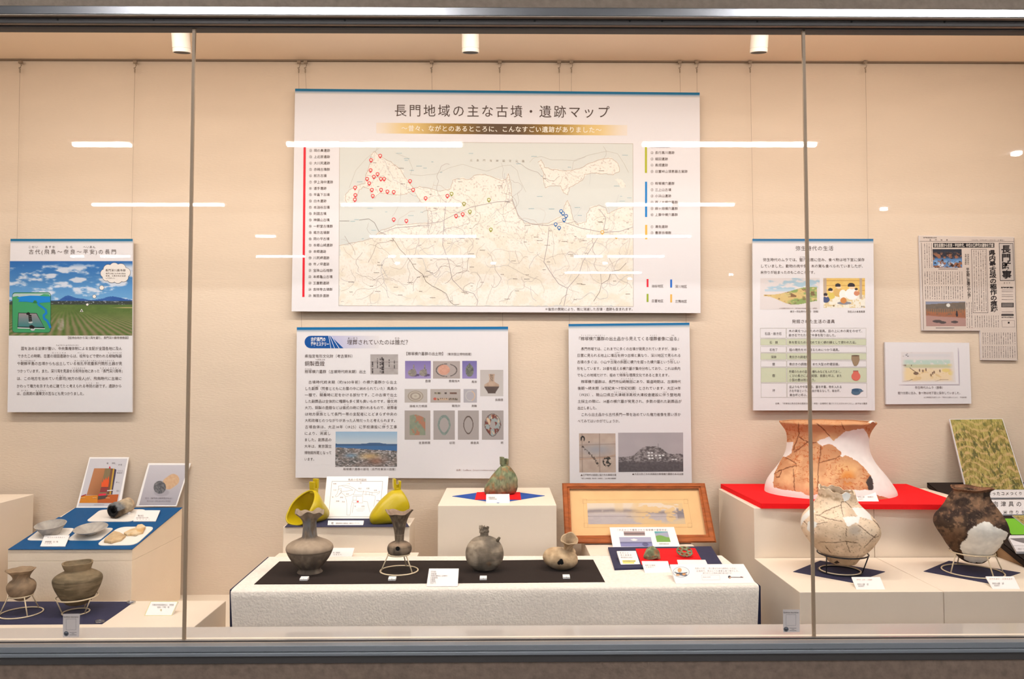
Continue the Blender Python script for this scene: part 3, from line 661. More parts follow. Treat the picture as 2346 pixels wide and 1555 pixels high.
p.text('map_print', '北長門海岸国定公園', 1072, 1206, 367, 6, (182, 168, 152), y1=369, gap=0.42)
for k in range(120):
    x, y = random.uniform(790, 1440), random.uniform(350, 692)
    n = random.randint(2, 5)
    col = (120, 104, 94) if inl(x, y) else (140, 176, 184)
    for j in range(n): p.rect('map_print', x+j*2.6, y, x+j*2.6+1.5, y+1.5, col, 3)
def pin(x, y, col, num):
    pts = []
    for k in range(15):
        a = math.radians(150 + 240*k/14); pts.append((x + 4.2*math.cos(a), y-6.5 + 4.2*math.sin(a)))
    pts.append((x, y)); P_ = [(q[0], q[1]) for q in pts]
    p.poly('map_print', P_, col, 4); p.disc('map_print', x, y-6.5, 2.5, (240, 226, 206), 5, 12)
    p.text('map_print', num, x-1.1, x+1.1, y-6.5, 3.4, (110, 90, 70), layer=6)
RED_, GRN_, BLU_, ORG_ = (226, 32, 48), (150, 152, 40), (26, 104, 170), (226, 168, 60)
for i, (x, y) in enumerate([(871, 363), (850, 373), (849, 396), (865, 405), (856.5, 411), (841, 416), (872.5, 416), (880, 416), (846, 426), (813.5, 436), (852, 441), (873, 441), (887.5, 445), (902, 446), (939.5, 421), (946.5, 441), (854, 455), (814, 453), (813, 463.5), (975, 460), (1025, 455), (1045, 501), (1060, 497), (902, 509), (931, 512)]): pin(x, y, RED_, '①②③④⑤⑥⑦⑧⑨'[0:0] or str(i % 9 + 1))
for i, (x, y) in enumerate([(1034.5, 450), (1063, 473), (1120, 464), (1076.5, 491), (1124.5, 532)]): pin(x, y, GRN_, str(i+1))
for i, (x, y) in enumerate([(1285.5, 490), (1290, 495), (1297, 501), (1292.5, 510), (1273, 520), (1281, 528)]): pin(x, y, BLU_, str(i+1))
for i, (x, y) in enumerate([(1380, 538), (1412, 548)]): pin(x, y, ORG_, str(i+1))
p.poly('legend_bars', [(695.5, 327), (700.8, 327), (697.5, 680), (692.5, 680)], (226, 20, 40), 2)
A = '黒土遺跡 岡の鼻遺跡 上近原遺跡 大川尻遺跡 赤崎古墳群 前方古墳 伊上海中遺跡 道手遺跡 平畠下古墳 白木遺跡 本油谷古墳 則国古墳 神鎮山古墳 一軒堂古墳群 南方古墳群 岡の平古墳 本郷山崎遺跡 本郷遺跡 川尻岬遺跡 市ノ坪遺跡 宝珠山石棺群 本郷亀山古墳 王屋敷遺跡 吉祥寺古墳群 無田多遺跡'.split()
NUM = '①②③④⑤⑥⑦⑧⑨⑩⑪⑫⑬⑭⑮⑯⑰⑱⑲⑳㉑㉒㉓㉔㉕'
for k, s in enumerate(A):
    y = 330 + 14.46*k; x = 708 - 2.0*k/24
    p.text('site_list', NUM[k], x, x+7.6, y, 7.6); p.text('site_list', s, x+11, x+11+7.45*len(s), y, 7.6)
R = [(477.5, 332, 396, (182, 180, 30), [('雨乞台遺跡', 335), ('長行黒川遺跡', 349.5), ('堀田遺跡', 364), ('高畑遺跡', 378), ('日置峠山須恵器古窯跡', 392.5)]),
     (477.8, 416, 497, (0, 126, 196), [('糘塚横穴墓群', 420), ('三上山古墳', 434.5), ('小浜山遺跡', 448.5), ('西ノ木横穴墓群', 463), ('麻ヶ畑横穴墓群', 477.5), ('上藤中横穴墓群', 491.5)]),
     (478, 515, 548, (236, 180, 80), [('湯免遺跡', 519), ('豊原古墳群', 533)])]
for bx, y0, y1, c, items in R:
    p.rect('legend_bars', 1000+bx, y0, 1000+bx+4.8, y1, c, 2)
    for k, (s, y) in enumerate(items):
        p.text('site_list', NUM[k], 1490, 1497.6, y, 7.4); p.text('site_list', s, 1500.5, 1500.5+7.5*len(s), y, 7.4)
p.text('site_list', '（2023年4月新規発見）', 1498, 1584, 542, 6.5)
for x, y, c, s in ((1481.5, 639, (226, 20, 48), '油谷地区'), (1535.5, 640, (26, 104, 196), '深川地区'), (1481.5, 673, (150, 168, 40), '日置地区'), (1535.5, 674, (232, 176, 80), '三隅地区')):
    p.rect('legend_bars', x, y, x+4.2, y+18.5, c, 2); p.text('site_list', s, x+11, x+38.5, y+16, 7.4)
p.text('footnote_text', '＊後世の開発により、既に消滅した古墳・遺跡も含まれます。', 1248, 1454, 708, 7.6)
p.done(p.sheet)

# ---- badge panel, below the map on the left
t, p = wall_panel('information_poster', 'panel with a blue badge heading and many small photos below the map', [(680, 749.5), (1164, 748), (1165, 1096), (677, 1094)])
band(p, (680, 749.5), (1164, 748), 5.5, 6, (226, 214, 208), (0, 106, 160))
p.pic('badge', [(755, 769), (868, 769), (868, 797.5), (764, 797.5)], lambda u, v, x, y: mixc((184, 178, 214), (226, 214, 210), u**0.8), 16, 1, 1)
bd = [(768-14, 769), (787, 797.5), (712, 797.5)] + [(712 - 14.3*math.sin(math.pi*k/8) , 783.2 + 14.3*math.cos(math.pi*k/8)) for k in range(9)]
p.poly('badge', [(757, 769), (787, 797.5), (712, 797.5)] + [(712 - 14.3*math.sin(math.pi*k/8), 783.25 + 14.25*math.cos(math.pi*k/8)) for k in range(1, 9)], (0, 78, 150), 2)
for a, b in ((753, 758), (755.5, 766.5), (758.5, 777)): p.line('badge', [(a, 769), (b, 797.5)], 1.2, (226, 224, 232), 3)
p.text('badge', '古代長門の', 712, 746, 777, 10, (235, 230, 230), bold=0.03, layer=4); p.text('badge', '歴史ミステリー', 712, 754, 788, 10, (235, 230, 230), bold=0.03, layer=4)
p.text('heading_text', '埋葬されていたのは誰だ？', 795, 941, 783.5, 13); p.text('heading_text', 'まいそう', 796, 820, 774.5, 5); p.text('heading_text', 'だれ', 904, 916, 774.5, 5)
p.text('body_text', '県指定有形文化財（考古資料）', 698, 813, 815.5, 8.6); p.text('body_text', '銅製壺鐙', 698, 744, 832.5, 12); p.text('body_text', 'つぼあぶみ', 722, 745, 823.5, 4.4)
p.text('body_text', '糘塚横穴墓群（古墳時代終末期）出土', 698, 839, 851, 8.6); p.text('body_text', 'すくもづか', 698, 714, 845, 3.4)
L = ['古墳時代終末期（約1600年前）の横穴墓群から出土', 'した副葬（死者とともにお墓の中に納められていた）馬具の', '一種で、騎乗時に足をかける部分です。この古墳で出土', 'した副葬品は全体的に種類も多く質も高いものです。儀仗用', '大刀、銅製の壺鐙などは儀式の時に使われるもので、被葬者', 'は地方豪族として長門一帯の支配者にとどまらず中央の', '大和政権とのつながりがあった人物だったと考えられます。', '古墳自体は、大正14年（1925）に学校建設に伴う工事']
for k, s in enumerate(L): p.text('body_text', s, 706 if k == 0 else 698, 910, 875+14.65*k, 8.2)
for k, (s, b) in enumerate((('により、消滅し', 758), ('ました。副葬品の', 760), ('大半は、東京国立', 760), ('博物館所蔵となって', 760), ('います。', 724))): p.text('body_text', s, 697, b, 992.3+14.8*k, 8.2)
for s, a, b, y in (('ふくそう', 718, 732, 884), ('きじょう', 732, 748, 898), ('ぎじょう', 889, 902, 912), ('ひそうしゃ', 888, 909, 927), ('ぎしき', 788, 799, 927), ('ごうぞく', 725, 739, 942), ('ともな', 877, 884, 971), ('しょうめつ', 734, 752, 986)): p.text('body_text', s, a, b, y, 3.2)
def doc(u, v, x, y):
    c = mixc((160, 146, 140), (186, 174, 168), fbm(u*5, v*5)); c = mixc(c, (150, 136, 132), (np.abs(v-0.7) < 0.01) | (np.abs(v-.38) < .012))
    for a, h0, h1 in ((0.87, .3, .7), (0.68, .25, .65), (.47, .2, .95), (.42, .15, .95), (.36, .18, .9), (.26, .2, .7), (.08, .35, .95)):
        c = mixc(c, (60, 50, 50), (np.abs(u-a) < 0.018) & (v > h0) & (v < h1) & (vn(u*0+a*50, v*40) > 0.35))
    return c
p.pic('document_photo', [(848.5, 811.5), (912, 811.5), (912, 857.5), (848.5, 857.5)], doc, 64, 46)
def town(u, v, x, y):
    c = mixc((146, 178, 206), (196, 202, 206), v/0.34)
    m = 0.36 - 0.04*fbm(u*6, u*0, 3) - 0.025*np.exp(-((u-.64)/.15)**2)
    c = np.where((v > m)[:, None], np.array((62, 92, 132.)), c); c = np.where((v > 0.40)[:, None], mixc((70, 112, 160), (60, 104, 156), u), c)
    n = fbm(u*34, v*46, 3); tn = mixc((112, 102, 100), (196, 186, 182), ss(0.46, 0.72, n)); tn = mixc(tn, (70, 74, 66), ss(0.46, 0.3, n)*0.7); tn = mixc(tn, (140, 118, 108), ss(.4, .6, fbm(u*12+4, v*9))*.5)
    tn = mixc(tn, (206, 166, 108), np.exp(-(((u-.55)/.16)**2 + ((v-.7)/.08)**2))*0.9); tn = mixc(tn, (150, 98, 76), np.exp(-(((u-.66)/.13)**2 + ((v-.84)/.09)**2))*0.8)
    tn = mixc(tn, (120, 160, 190), np.exp(-(((u-.25)/.1)**2 + ((v-.68)/.06)**2))*0.7)
    c = np.where((v > 0.44 + 0.1*u + 0.02*fbm(u*20, u*0))[:, None], tn, c)
    return c
p.pic('town_photo', [(769, 988.5), (910, 988.5), (909.5, 1069), (768, 1069)], town, 150, 90)
p.text('caption_text', '糘塚横穴墓群の跡地（長門市東深川田屋）', 786, 911, 1074.5, 6.2)
p.text('heading_text', '【糘塚横穴墓群の出土物】', 926, 1020, 810, 8.6); p.text('heading_text', '（東京国立博物館蔵）', 1020, 1085, 811, 6.8)
def ell(u, v, cx, cy, rx, ry): return ((u-cx)/rx)**2 + ((v-cy)/ry)**2
PUR, GRY = (142, 122, 176), (170, 154, 146)
def p1(u, v, x, y):
    c = mixc((126, 106, 166), (160, 138, 186), v); n = fbm(u*16, v*14)
    for cx, w, h in ((.28, .17, .2), (.7, .155, .18)):
        c = mixc(c, (92, 74, 110), ell(u, v, cx+.1, .8, w*1.1, .08) < 1)
        b = (ell(u, v, cx, .68, w, h) < 1) | ((np.abs(u-cx-.05) < w*.55) & (v > .45) & (v < .7)) | ((np.abs(u-cx-.06) < .02) & (v > .2) & (v < .5))
        c = np.where(b[:, None], mixc((92, 80, 76), (184, 170, 152), n), c)
    return c
def p2(u, v, x, y):
    c = np.tile(np.array((174., 156, 148)), (len(u), 1)); n = fbm(u*14, v*12)
    r = ell(u, v, .5, .52, .38, .36); c = np.where(((np.abs(r-1) < .12) & (np.abs(u-.58) > .06))[:, None], np.array((96., 84, 80)), c)
    return np.where((ell(u, v, .4, .5, .22, .3) < 1)[:, None], mixc((200, 130, 106), (226, 168, 140), n), c)
def p3(u, v, x, y):
    c = mixc((112, 98, 160), (150, 130, 186), v); n = fbm(u*12, v*14)
    b = (ell(u, v, .5, .55, .28, .35) < 1) | ((np.abs(u-.5) < .07) & (v < .3) & (v > .13))
    return np.where(b[:, None], mixc((52, 52, 52), (166, 164, 140), n), c)
def p4(u, v, x, y):
    c = mixc((190, 176, 168), (202, 190, 182), v); n = fbm(u*12, v*12)
    hw = np.where(v < .45, .11 + .03*ss(.3, .15, v), np.where(v < .6, .12 + .21*ss(.43, .58, v), .33 - .17*ss(.6, .9, v)))
    b = (np.abs(u-.5) < hw) & (v > .16) & (v < .9)
    k = mixc((170, 134, 108), (206, 174, 148), n); k = mixc(k, (70, 54, 50), ss(.6, .66, v)*.85); k = mixc(k, (60, 48, 44), ((v < .42) & (np.abs(u-.5) < .05))*.7*ss(.3, .6, n))
    return np.where(b[:, None], k, c)
def p5(u, v, x, y):
    c = np.tile(np.array((184., 170, 160)), (len(u), 1)); r = ell(u, v, .48, .52, .36, .42)
    k = mixc((150, 132, 118), (196, 180, 160), 0.5+.5*np.sin(r*14)); return np.where((r < 1)[:, None], k, c)
def p6(u, v, x, y):
    c = np.tile(np.array((178., 162, 152)), (len(u), 1)); n = fbm(u*30, v*6)
    for a, b, h, cc in ((.14, .36, .3, (150, 138, 110)), (.47, .55, .3, (90, 76, 70)), (.64, .87, .3, (120, 84, 70)), (.12, .58, .74, (196, 160, 130)), (.6, .9, .74, (150, 130, 112))):
        m_ = (u > a) & (u < b) & (np.abs(v-h) < .07); c = np.where(m_[:, None], mixc(cc, (70, 60, 56), ss(.5, .7, n)), c)
    return np.where((ell(u, v, .15, .73, .05, .1) < 1)[:, None], np.array((196., 84, 66)), c)
def p7(u, v, x, y):
    c = np.tile(np.array((178., 168, 170)), (len(u), 1)); r = ell(u, v, .5, .5, .34, .36); return np.where((np.abs(r-1) < .18)[:, None], mixc((196, 186, 180), (222, 176, 130), (u > .6)*1.0), c)
def p8(u, v, x, y):
    c = np.tile(np.array((170., 154, 144)), (len(u), 1)); n = fbm(u*9, v*9)
    b = (u > .2) & (u < .8) & (v < .84) & (v > .14 + .5*np.maximum(0, u-.45)**1.3 + .25*np.maximum(0, .35-u))
    k = mixc((110, 128, 108), (156, 150, 120), n); k = mixc(k, (176, 112, 84), ss(.52, .66, fbm(u*6+5, v*6))); return np.where(b[:, None], k, c)
def ring(c0, c1, rx, ry, w):
    def f(u, v, x, y):
        c = np.tile(np.array((168., 154, 147)), (len(u), 1)); s = rx*(1-.35*ss(.5, .95, v)); r = np.hypot((u-.5)/s, (v-.5)/ry)
        return np.where(((r < 1) & (r > w))[:, None], mixc(c0, c1, fbm(u*14, v*16)), c)
    return f
def p11(u, v, x, y):
    c = np.tile(np.array((168., 154, 147)), (len(u), 1)); s = .38*(1-.35*ss(.5, .95, v)); r = np.hypot((u-.5)/s, (v-.5)/.39); n = fbm(u*8, v*9)
    k = mixc((150, 160, 156), (120, 56, 46), ss(.45, .6, n)); k = mixc(k, (214, 176, 140), ss(.55, .7, fbm(u*9+7, v*9)))
    k = mixc(k, (60, 50, 46), (r > .95)*1.0); return np.where(((r < 1) & (r > .34))[:, None], k, c)
for nm, q, f in (('stirrup_photo', (928, 826.5, 987, 867), p1), ('fragment_photo', (992, 827, 1054, 867), p2), ('bell_photo', (1059, 826.5, 1092.5, 867), p3), ('jar_photo', (1100, 847, 1153, 907.5), p4), ('pommel_photo', (927, 891, 979, 922), p5), ('scabbard_photo', (986, 891, 1055, 922), p6), ('shell_ring_photo', (1062, 891, 1092.5, 922), p7), ('hilt_photo', (927, 940, 986, 1007), p8), ('collar_photo', (993, 940, 1042, 1007), ring((100, 116, 108), (150, 160, 148), .3, .35, .72)), ('rim_photo', (1049, 940, 1097, 1007), ring((70, 56, 50), (120, 96, 84), .24, .32, .84)), ('guard_photo', (1104, 940, 1153.5, 1007), p11)):
    x0, y0, x1, y1 = q; p.pic(nm, [(x0, y0), (x1, y0), (x1, y1), (x0, y1)], f, int(x1-x0), int(y1-y0))
for s, a, b, y in (('壺鐙', 974, 987, 872.5), ('壺鐙残片', 1028, 1054, 872.5), ('馬鈴', 1080, 1093, 874.5), ('長頸壺', 1134, 1153, 915.5), ('頭椎大刀柄頭', 938, 979, 930), ('鞘残欠', 1035, 1055, 929.5), ('貝輪', 1080, 1092.5, 929.5), ('圭頭柄頭', 959, 986, 1014), ('切羽', 1029, 1042.5, 1014), ('縁金具', 1078, 1097.5, 1014), ('鍔', 1147, 1153.5, 1014)): p.text('caption_text', s, a, b, y, 6.3)
p.text('caption_text', '出典：ColBase（https://colbase.nich.go.jp/）', 1045, 1150, 1076.5, 5, (150, 110, 100))
p.done(p.sheet)

# ---- two photo panel
t, p = wall_panel('information_poster', 'panel with dense text and two old grey photos, under the right of the map', [(1302.5, 742), (1579.5, 739), (1585, 1106), (1305.5, 1109)])
band(p, (1302.5, 742), (1579.5, 739), 4.5, 7, (232, 218, 206), (0, 104, 156))
p.text('heading_text', '『糘塚横穴墓群の出土品から見えてくる埋葬者像に迫る』', 1321, 1561, 775.5, 9.6)
L = [('長門市域では、これまでに多くの古墳が発見されていますが、油谷・', 1331, 1559), ('日置に見られる地上に墳丘を持つ古墳と異なり、深川地区で見られる', 1322, 1560), ('古墳の多くは、小山や丘陵の斜面に横穴を掘った横穴墓という珍しい', 1322, 1558), ('形をしています。20基を超える横穴墓が集中分布しており、これは県内', 1322, 1559), ('でもこの地域だけで、極めて特殊な埋葬文化であると言えます。', 1322, 1538), ('糘塚横穴墓群は、長門市仙崎無田にあり、築造時期は、古墳時代', 1331, 1560), ('後期～終末期（6世紀末～7世紀初頭）とされています。大正14年', 1323, 1560), ('（1925）、現山口県立大津緑洋高校大津校舎建設に伴う整地用', 1322, 1560), ('土採土の際に、14基の横穴墓が発見され、多数の優れた副葬品が', 1323, 1562), ('出土しました。', 1323, 1371), ('これら出土品から古代長門一帯を治めていた権力者像を思い浮か', 1331, 1560), ('べてみてはいかがでしょうか。', 1323, 1424)]
for k, (s, a, b) in enumerate(L): p.text('body_text', s, a, b, 798.8+15.03*k, 8.2)
for s, a, b, y in (('すくもづかよこあなぼぐん', 1330, 1387, 768), ('まいそう', 1488, 1506, 768), ('せま', 1538, 1545, 768), ('ふんきゅう', 1408, 1420, 807.5), ('きゅうりょう', 1398, 1412, 823), ('しゃめん', 1422, 1437, 823), ('めずら', 1535, 1544, 823), ('とくしゅ', 1420, 1438, 853), ('せんざきむた', 1422, 1452, 867.5), ('おおつりょくようこうこう', 1406, 1458, 898), ('ともな', 1518, 1528, 898)): p.text('body_text', s, a, b, y, 3.2)
def oldmap(u, v, x, y):
    n = fbm(u*6, v*6); c = mixc((176, 148, 130), (206, 180, 160), n); c = mixc(c, (150, 152, 160), np.exp(-(((u-.5)/.45)**2 + ((v-.42)/.14)**2))*.8)
    for a in (.08, .56): c = mixc(c, (136, 112, 98), np.exp(-((u-a)/.012)**2)*.7)
    for a in (.3, .62): c = mixc(c, (136, 112, 98), np.exp(-((v-a+.03*u)/.01)**2)*.6)
    d = dline([(.1, .35), (.2, .42), (.3, .52), (.42, .66), (.54, .84)], u, v); c = mixc(c, (60, 50, 44), (d < .006)*.6 + ((d < .03) & (fbm(u*26, v*26, 3) > .56))*.85)
    c = mixc(c, (44, 42, 38), ((ell(u, v, .76, .72, .12, .14) < 1) & (fbm(u*20, v*22) > .5))*.9)
    r = np.hypot((u-.1)/.8, (v-.14)); c = mixc(c, (40, 36, 34), ((np.abs(r-.055) < .022) & ~((v > .16) & (np.abs(u-.1) < .03)))*1.0)
    c = mixc(c, (176, 130, 100), (dline([(0, .66), (.4, .64), (.7, .62), (1, .55)], u, v) < .012)*.6)
    return mixc(c, (40, 36, 34), (ell(u, v, .27, .22, .018, .02) < 1)*1.0)
def oldhill(u, v, x, y):
    c = mixc((166, 154, 154), (186, 172, 172), fbm(u*3, v*3)); m = .62 - .25*np.exp(-((u-.5)/.22)**4) - .06*np.exp(-((u-.9)/.2)**2) - .03*fbm(u*16, u*0)
    n = fbm(u*40, v*34); g = mixc((88, 78, 78), (156, 144, 142), ss(.3, .7, n)); g = mixc(g, (84, 74, 76), ss(.7, .78, v)*.8); c = np.where((v > m)[:, None], g, c)
    for a, b in ((.47, .52), (.52, .52), (.47, .59), (.52, .59), (.58, .59), (.64, .59), (.69, .585), (.48, .655), (.525, .655), (.645, .65), (.84, .69), (.885, .69)): c = mixc(c, (232, 226, 222), ((ell(u, v, a, b, .018, .022) < 1) & (v < b+.012))*1.0)
    return mixc(c, (120, 110, 110), ((np.abs(u-.615) < .006) & (v > .28) & (v < .4))*1.0)
p.pic('old_map_photo', [(1326.5, 992.5), (1410, 992.5), (1411, 1082), (1327.5, 1082)], oldmap, 84, 90); p.pic('hill_photo', [(1416, 991), (1565, 990.5), (1565.5, 1080), (1417, 1081)], oldhill, 130, 84)
p.text('caption_text', '▲江戸時代の絵図に描かれた糘塚古墳', 1330, 1412, 1087.5, 5.6); p.text('caption_text', '『地下上申絵図』深川村・仙崎村・（山口県文書館蔵）', 1329, 1414, 1095.5, 3.8); p.text('caption_text', '▲大正12年ごろの消滅前の糘塚横穴墓群のある丘陵', 1448, 1566, 1085.5, 5.4)
p.done(p.sheet)

# ---- lifestyle panel
t, p = wall_panel('information_poster', 'lifestyle panel with two drawings and a green and white table, crossed by the glass joint', [(1724, 547), (2001, 547), (2004.5, 940), (1726, 940)])
band(p, (1724, 547), (2001, 547), 4, 7, (232, 212, 200), (28, 104, 150))
DK = (70, 58, 58)
p.text('heading_text', '弥生時代の生活', 1822, 1910, 568.5, 11.5); p.text('heading_text', '発掘された生活の道具', 1814, 1913, 736, 9.4)
for k, (s, a, b) in enumerate((('弥生時代のムラでは、竪穴住居に住み、食べ物は地下室に保存', 1748, 1981), ('していました。動物の肉や魚、木の実も食べられていましたが、', 1742, 1982), ('米作りが始まったのもこのころです。', 1742, 1872))): p.text('body_text', s, a, b, 594.7+14.5*k, 8.2)
p.text('body_text', 'たてあな', 1832, 1848, 588.5, 3.4)
def dune(u, v, x, y):
    pap = np.array((224., 208, 202)); c = np.tile(pap, (len(u), 1)); n = fbm(u*14, v*12)
    c = mixc(c, (150, 186, 204), ss(.45, .6, fbm(u*6, v*9))*ss(.05, .2, u)*(v < .36)*.8); c = mixc(c, (170, 196, 210), ((v > .36) & (v < .42) & (u > .08) & (u < .6))*.8)
    top = .52 - .24*ss(.2, .85, u); bot = .58 + .26*ss(.1, .55, u) - .12*ss(.6, 1, u)
    b = (v > top) & (v < bot) & (u > .06) & (u < .95)
    k = mixc((214, 172, 96), (226, 196, 130), n); k = mixc(k, (140, 160, 84), ss(.4, .6, u + .3*(n-.5))*ss(.42, .58, fbm(u*9+3, v*12)+.2*np.abs(v-.56)*2)); k = mixc(k, (124, 84, 60), ss(.62, .7, fbm(u*22, v*20))*.7)
    c = np.where(b[:, None], k, c)
    return mixc(c, (120, 76, 50), ((np.abs(u-.56) < .05) & (v > .48) & (v < .6) & (u-.5 < (v-.45)))*.8 + ((np.abs(u-.88) < .03) & (v > .42) & (v < .56))*.7)
def family(u, v, x, y):
    n = fbm(u*16, v*12); c = mixc((230, 176, 76), (242, 200, 110), n); c = mixc(c, (190, 130, 60), ((np.abs(np.mod(v*6, 1)-.5) < .06) & (v < .6))*.6)
    fl = ss(.58, .64, v + .05*np.sin(u*9)); c = mixc(c, (238, 226, 206), fl); c = mixc(c, (226, 196, 140), fl*ss(.5, .62, n))
    for a in (.04, .9): c = mixc(c, (186, 160, 140), ((np.abs(u-a) < .035) & (v < .7))*.9)
    def person(c, cx, cy, s, top, hair=(50, 42, 48)):
        c = mixc(c, top, (ell(u, v, cx, cy+s*.55, s*.34, s*.42) < 1)*1.0); c = mixc(c, (240, 200, 160), (ell(u, v, cx+.01, cy+.01, s*.16, s*.2) < 1)*1.0); return mixc(c, hair, ((ell(u, v, cx-.01, cy-.03, s*.19, s*.2) < 1) & (v < cy+.01))*1.0)
    c = person(c, .18, .42, .3, (222, 190, 80)); c = person(c, .36, .28, .36, (220, 170, 90)); c = person(c, .68, .28, .46, (240, 236, 230)); c = person(c, .06, .58, .26, (70, 80, 120)); c = person(c, .8, .4, .2, (214, 130, 90))
    c = mixc(c, (244, 240, 236), (ell(u, v, .47, .55, .09, .16) < 1)*.9); c = mixc(c, (120, 120, 136), (ell(u, v, .5, .84, .17, .05) < 1)*.9); return mixc(c, (214, 130, 60), (ell(u, v, .48, .75, .075, .1) < 1)*1.0)
p.pic('dune_drawing', [(1742, 637), (1878, 636.5), (1878.5, 709), (1741, 709)], dune, 136, 72); p.pic('family_drawing', [(1886, 637), (1981.5, 637), (1982, 705), (1887, 705)], family, 110, 78)
p.text('caption_text', '縄文～弥生時代のムラ（想像）', 1810, 1879, 713.5, 5.4); p.text('caption_text', '弥生人の食事風景', 1942, 1982, 713.7, 5.4); p.text('caption_text', '山口県埋蔵文化財センター『長門地域の弥生遺跡を掘る』（想像図）', 1785, 1874, 706, 3.2, (140, 120, 116)); p.text('caption_text', '甕', 1908, 1912, 700.5, 4); p.text('caption_text', '高坏', 1972, 1981, 702, 4)
GRN = (206, 206, 176)
for y0, y1, g in ((751.5, 774, 0), (776, 790.5, 1), (793.5, 807, 0), (809, 823.5, 1), (826, 840, 0), (842, 875.5, 1), (877.5, 910, 0)):
    for x0, x1 in ((1742 + (y0-750)*.012, 1800.5 + (y0-750)*.012), (1802 + (y0-750)*.012, 1984 + (y0-750)*.015)):
        if g: p.rect('table_print', x0, y0, x1, y1, GRN, 1)
        p.line('table_print', [(x0, y0), (x1, y0), (x1, y1), (x0, y1)], 0.6, (186, 176, 160), 2, True)
for s, a, b, y in (('石皿・敲き石', 1752, 1791, 764), ('石　錘', 1763, 1782, 784), ('石包丁', 1763, 1782, 801), ('深鉢', 1766, 1779, 817.5), ('甕', 1769, 1776, 834), ('壺', 1769, 1776, 860), ('坏', 1769.5, 1776, 894.5),
                   ('木の実をつぶすための道具。皿の上に木の実をのせて、', 1807, 1980, 757.8), ('敲き石でたたいて中身を取り出した。', 1807, 1919, 767.5), ('魚を取るために沈めておく網の錘として使われた石。', 1807, 1966, 784), ('稲の穂先を刈り取るためにつかう道具。', 1808, 1927, 801), ('煮炊きの調理用。', 1808, 1858, 817.5), ('煮炊きの調理用。また大型の貯蔵容器。', 1808, 1927, 834), ('貯蔵のための容器。種もみなどを入れておく。', 1808, 1931, 851), ('くびの長さにより短頸、長頸と呼ぶ。また', 1808, 1929, 860.5), ('小型の壺は坩という。', 1808, 1872, 870), ('皿よりもやや深い形。蓋を坏蓋、物を入れる', 1808, 1929, 886), ('方を坏身という。高台が有るなしで、有台坏、', 1808, 1929, 895), ('無台坏と呼ぶ。', 1809, 1853, 904.5)): p.text('table_print', s, a, b, y, 7, (96, 84, 80))
p.poly('table_print', [(1951, 813.5), (1969, 813.5), (1968.5, 817), (1969.5, 824), (1966, 834), (1962, 838), (1957, 838), (1954, 832), (1950.5, 822)], (158, 132, 104), 4); p.disc('table_print', 1960, 814.5, 9, (112, 90, 72), 5, 16, 1.5)
p.poly('table_print', [(1955, 850), (1966, 850)] + [(1961 + 10.3*math.cos(a), 862 + 10*math.sin(a)) for a in [math.radians(-50 + 280*k/16) for k in range(17)]], (220, 112, 96), 4); p.line('table_print', [(1955, 849.5), (1966, 849.5)], 1.6, (150, 90, 80), 5)
p.disc('table_print', 1961, 898, 10.5, (84, 108, 130), 4, 18, 6.5); p.disc('table_print', 1963, 893, 12, (66, 92, 120), 5, 18, 3.4); p.poly('table_print', [(1966, 890.5), (1979, 895), (1970, 898.5)], (92, 116, 136), 6)
p.text('footnote_text', '出典：『衣食住に見る日本の歴史①縄文・弥生・古墳時代 稲づくりと人びとのくらし』あすなろ書房', 1776, 1987, 924, 4.6)
p.done(p.sheet)

# ---- newspaper
Yn = 2.590
nq = [(2106, 539.5), (2323, 543), (2331.5, 825.5), (2248.5, 824.5), (2246, 757.5), (2113, 757)]
P = [onY(a, b, Yn) for a, b in nq]
t = thing('newspaper_page', 'L shaped newspaper clipping mounted on board, right end of the wall', 'newspaper', tuple((P[2]+P[3])/2))
slab(t, 'board', nq, (0, Yn, 1), (0, -1, 0), 0.008, 'board')
p = Print(t, (0, Yn, 1), (0, -1, 0)); p.sheet = nq
NP, INK = (216, 196, 182), (40, 34, 36)
p.poly('newsprint', [(2107, 540), (2322, 543.5), (2331, 825), (2249, 824), (2246.5, 757), (2113.5, 756.5)], NP, 1)
p.text('newsprint_text', '長門時事新聞社提供', 2115, 2146, 544.3, 3.2, INK); p.text('newsprint_text', '長門時事', 2125, 2176, 549.5, 4, (120, 104, 100), gap=.35); p.text('newsprint_text', '2023年（令和5年）5月10日（水曜日）', 2226, 2304, 550, 3.4, (120, 104, 100))
p.line('newsprint_text', [(2107, 552.5), (2323, 553)], 0.7, (110, 98, 94), 2); p.line('newsprint_text', [(2111, 556), (2116, 755)], 0.8, (90, 80, 80), 2); p.line('newsprint_text', [(2323, 545), (2331, 824)], 0.8, (90, 80, 80), 2)
p.rect('headline_banner', 2138, 556.5, 2278, 567, (36, 32, 34), 2); p.text('headline_banner', '弥生前期から奈良・平安時代、中世の各時代の遺物を確認', 2140, 2276, 561.8, 9, (226, 210, 196), bold=.02, gap=1.0, layer=3)
def n1(u, v, x, y):
    n = fbm(u*9, v*8, 3); c = mixc((40, 44, 56), (84, 134, 190), ss(.35, .6, v)); c = mixc(c, (210, 214, 222), ss(.5, .9, v)*ss(.35, .7, n)); c = mixc(c, (156, 96, 66), ss(.5, .56, fbm(u*10+8, v*9))*ss(.1, .3, v)); return mixc(c, (52, 36, 34), ss(.58, .64, fbm(u*12+3, v*12+6)))
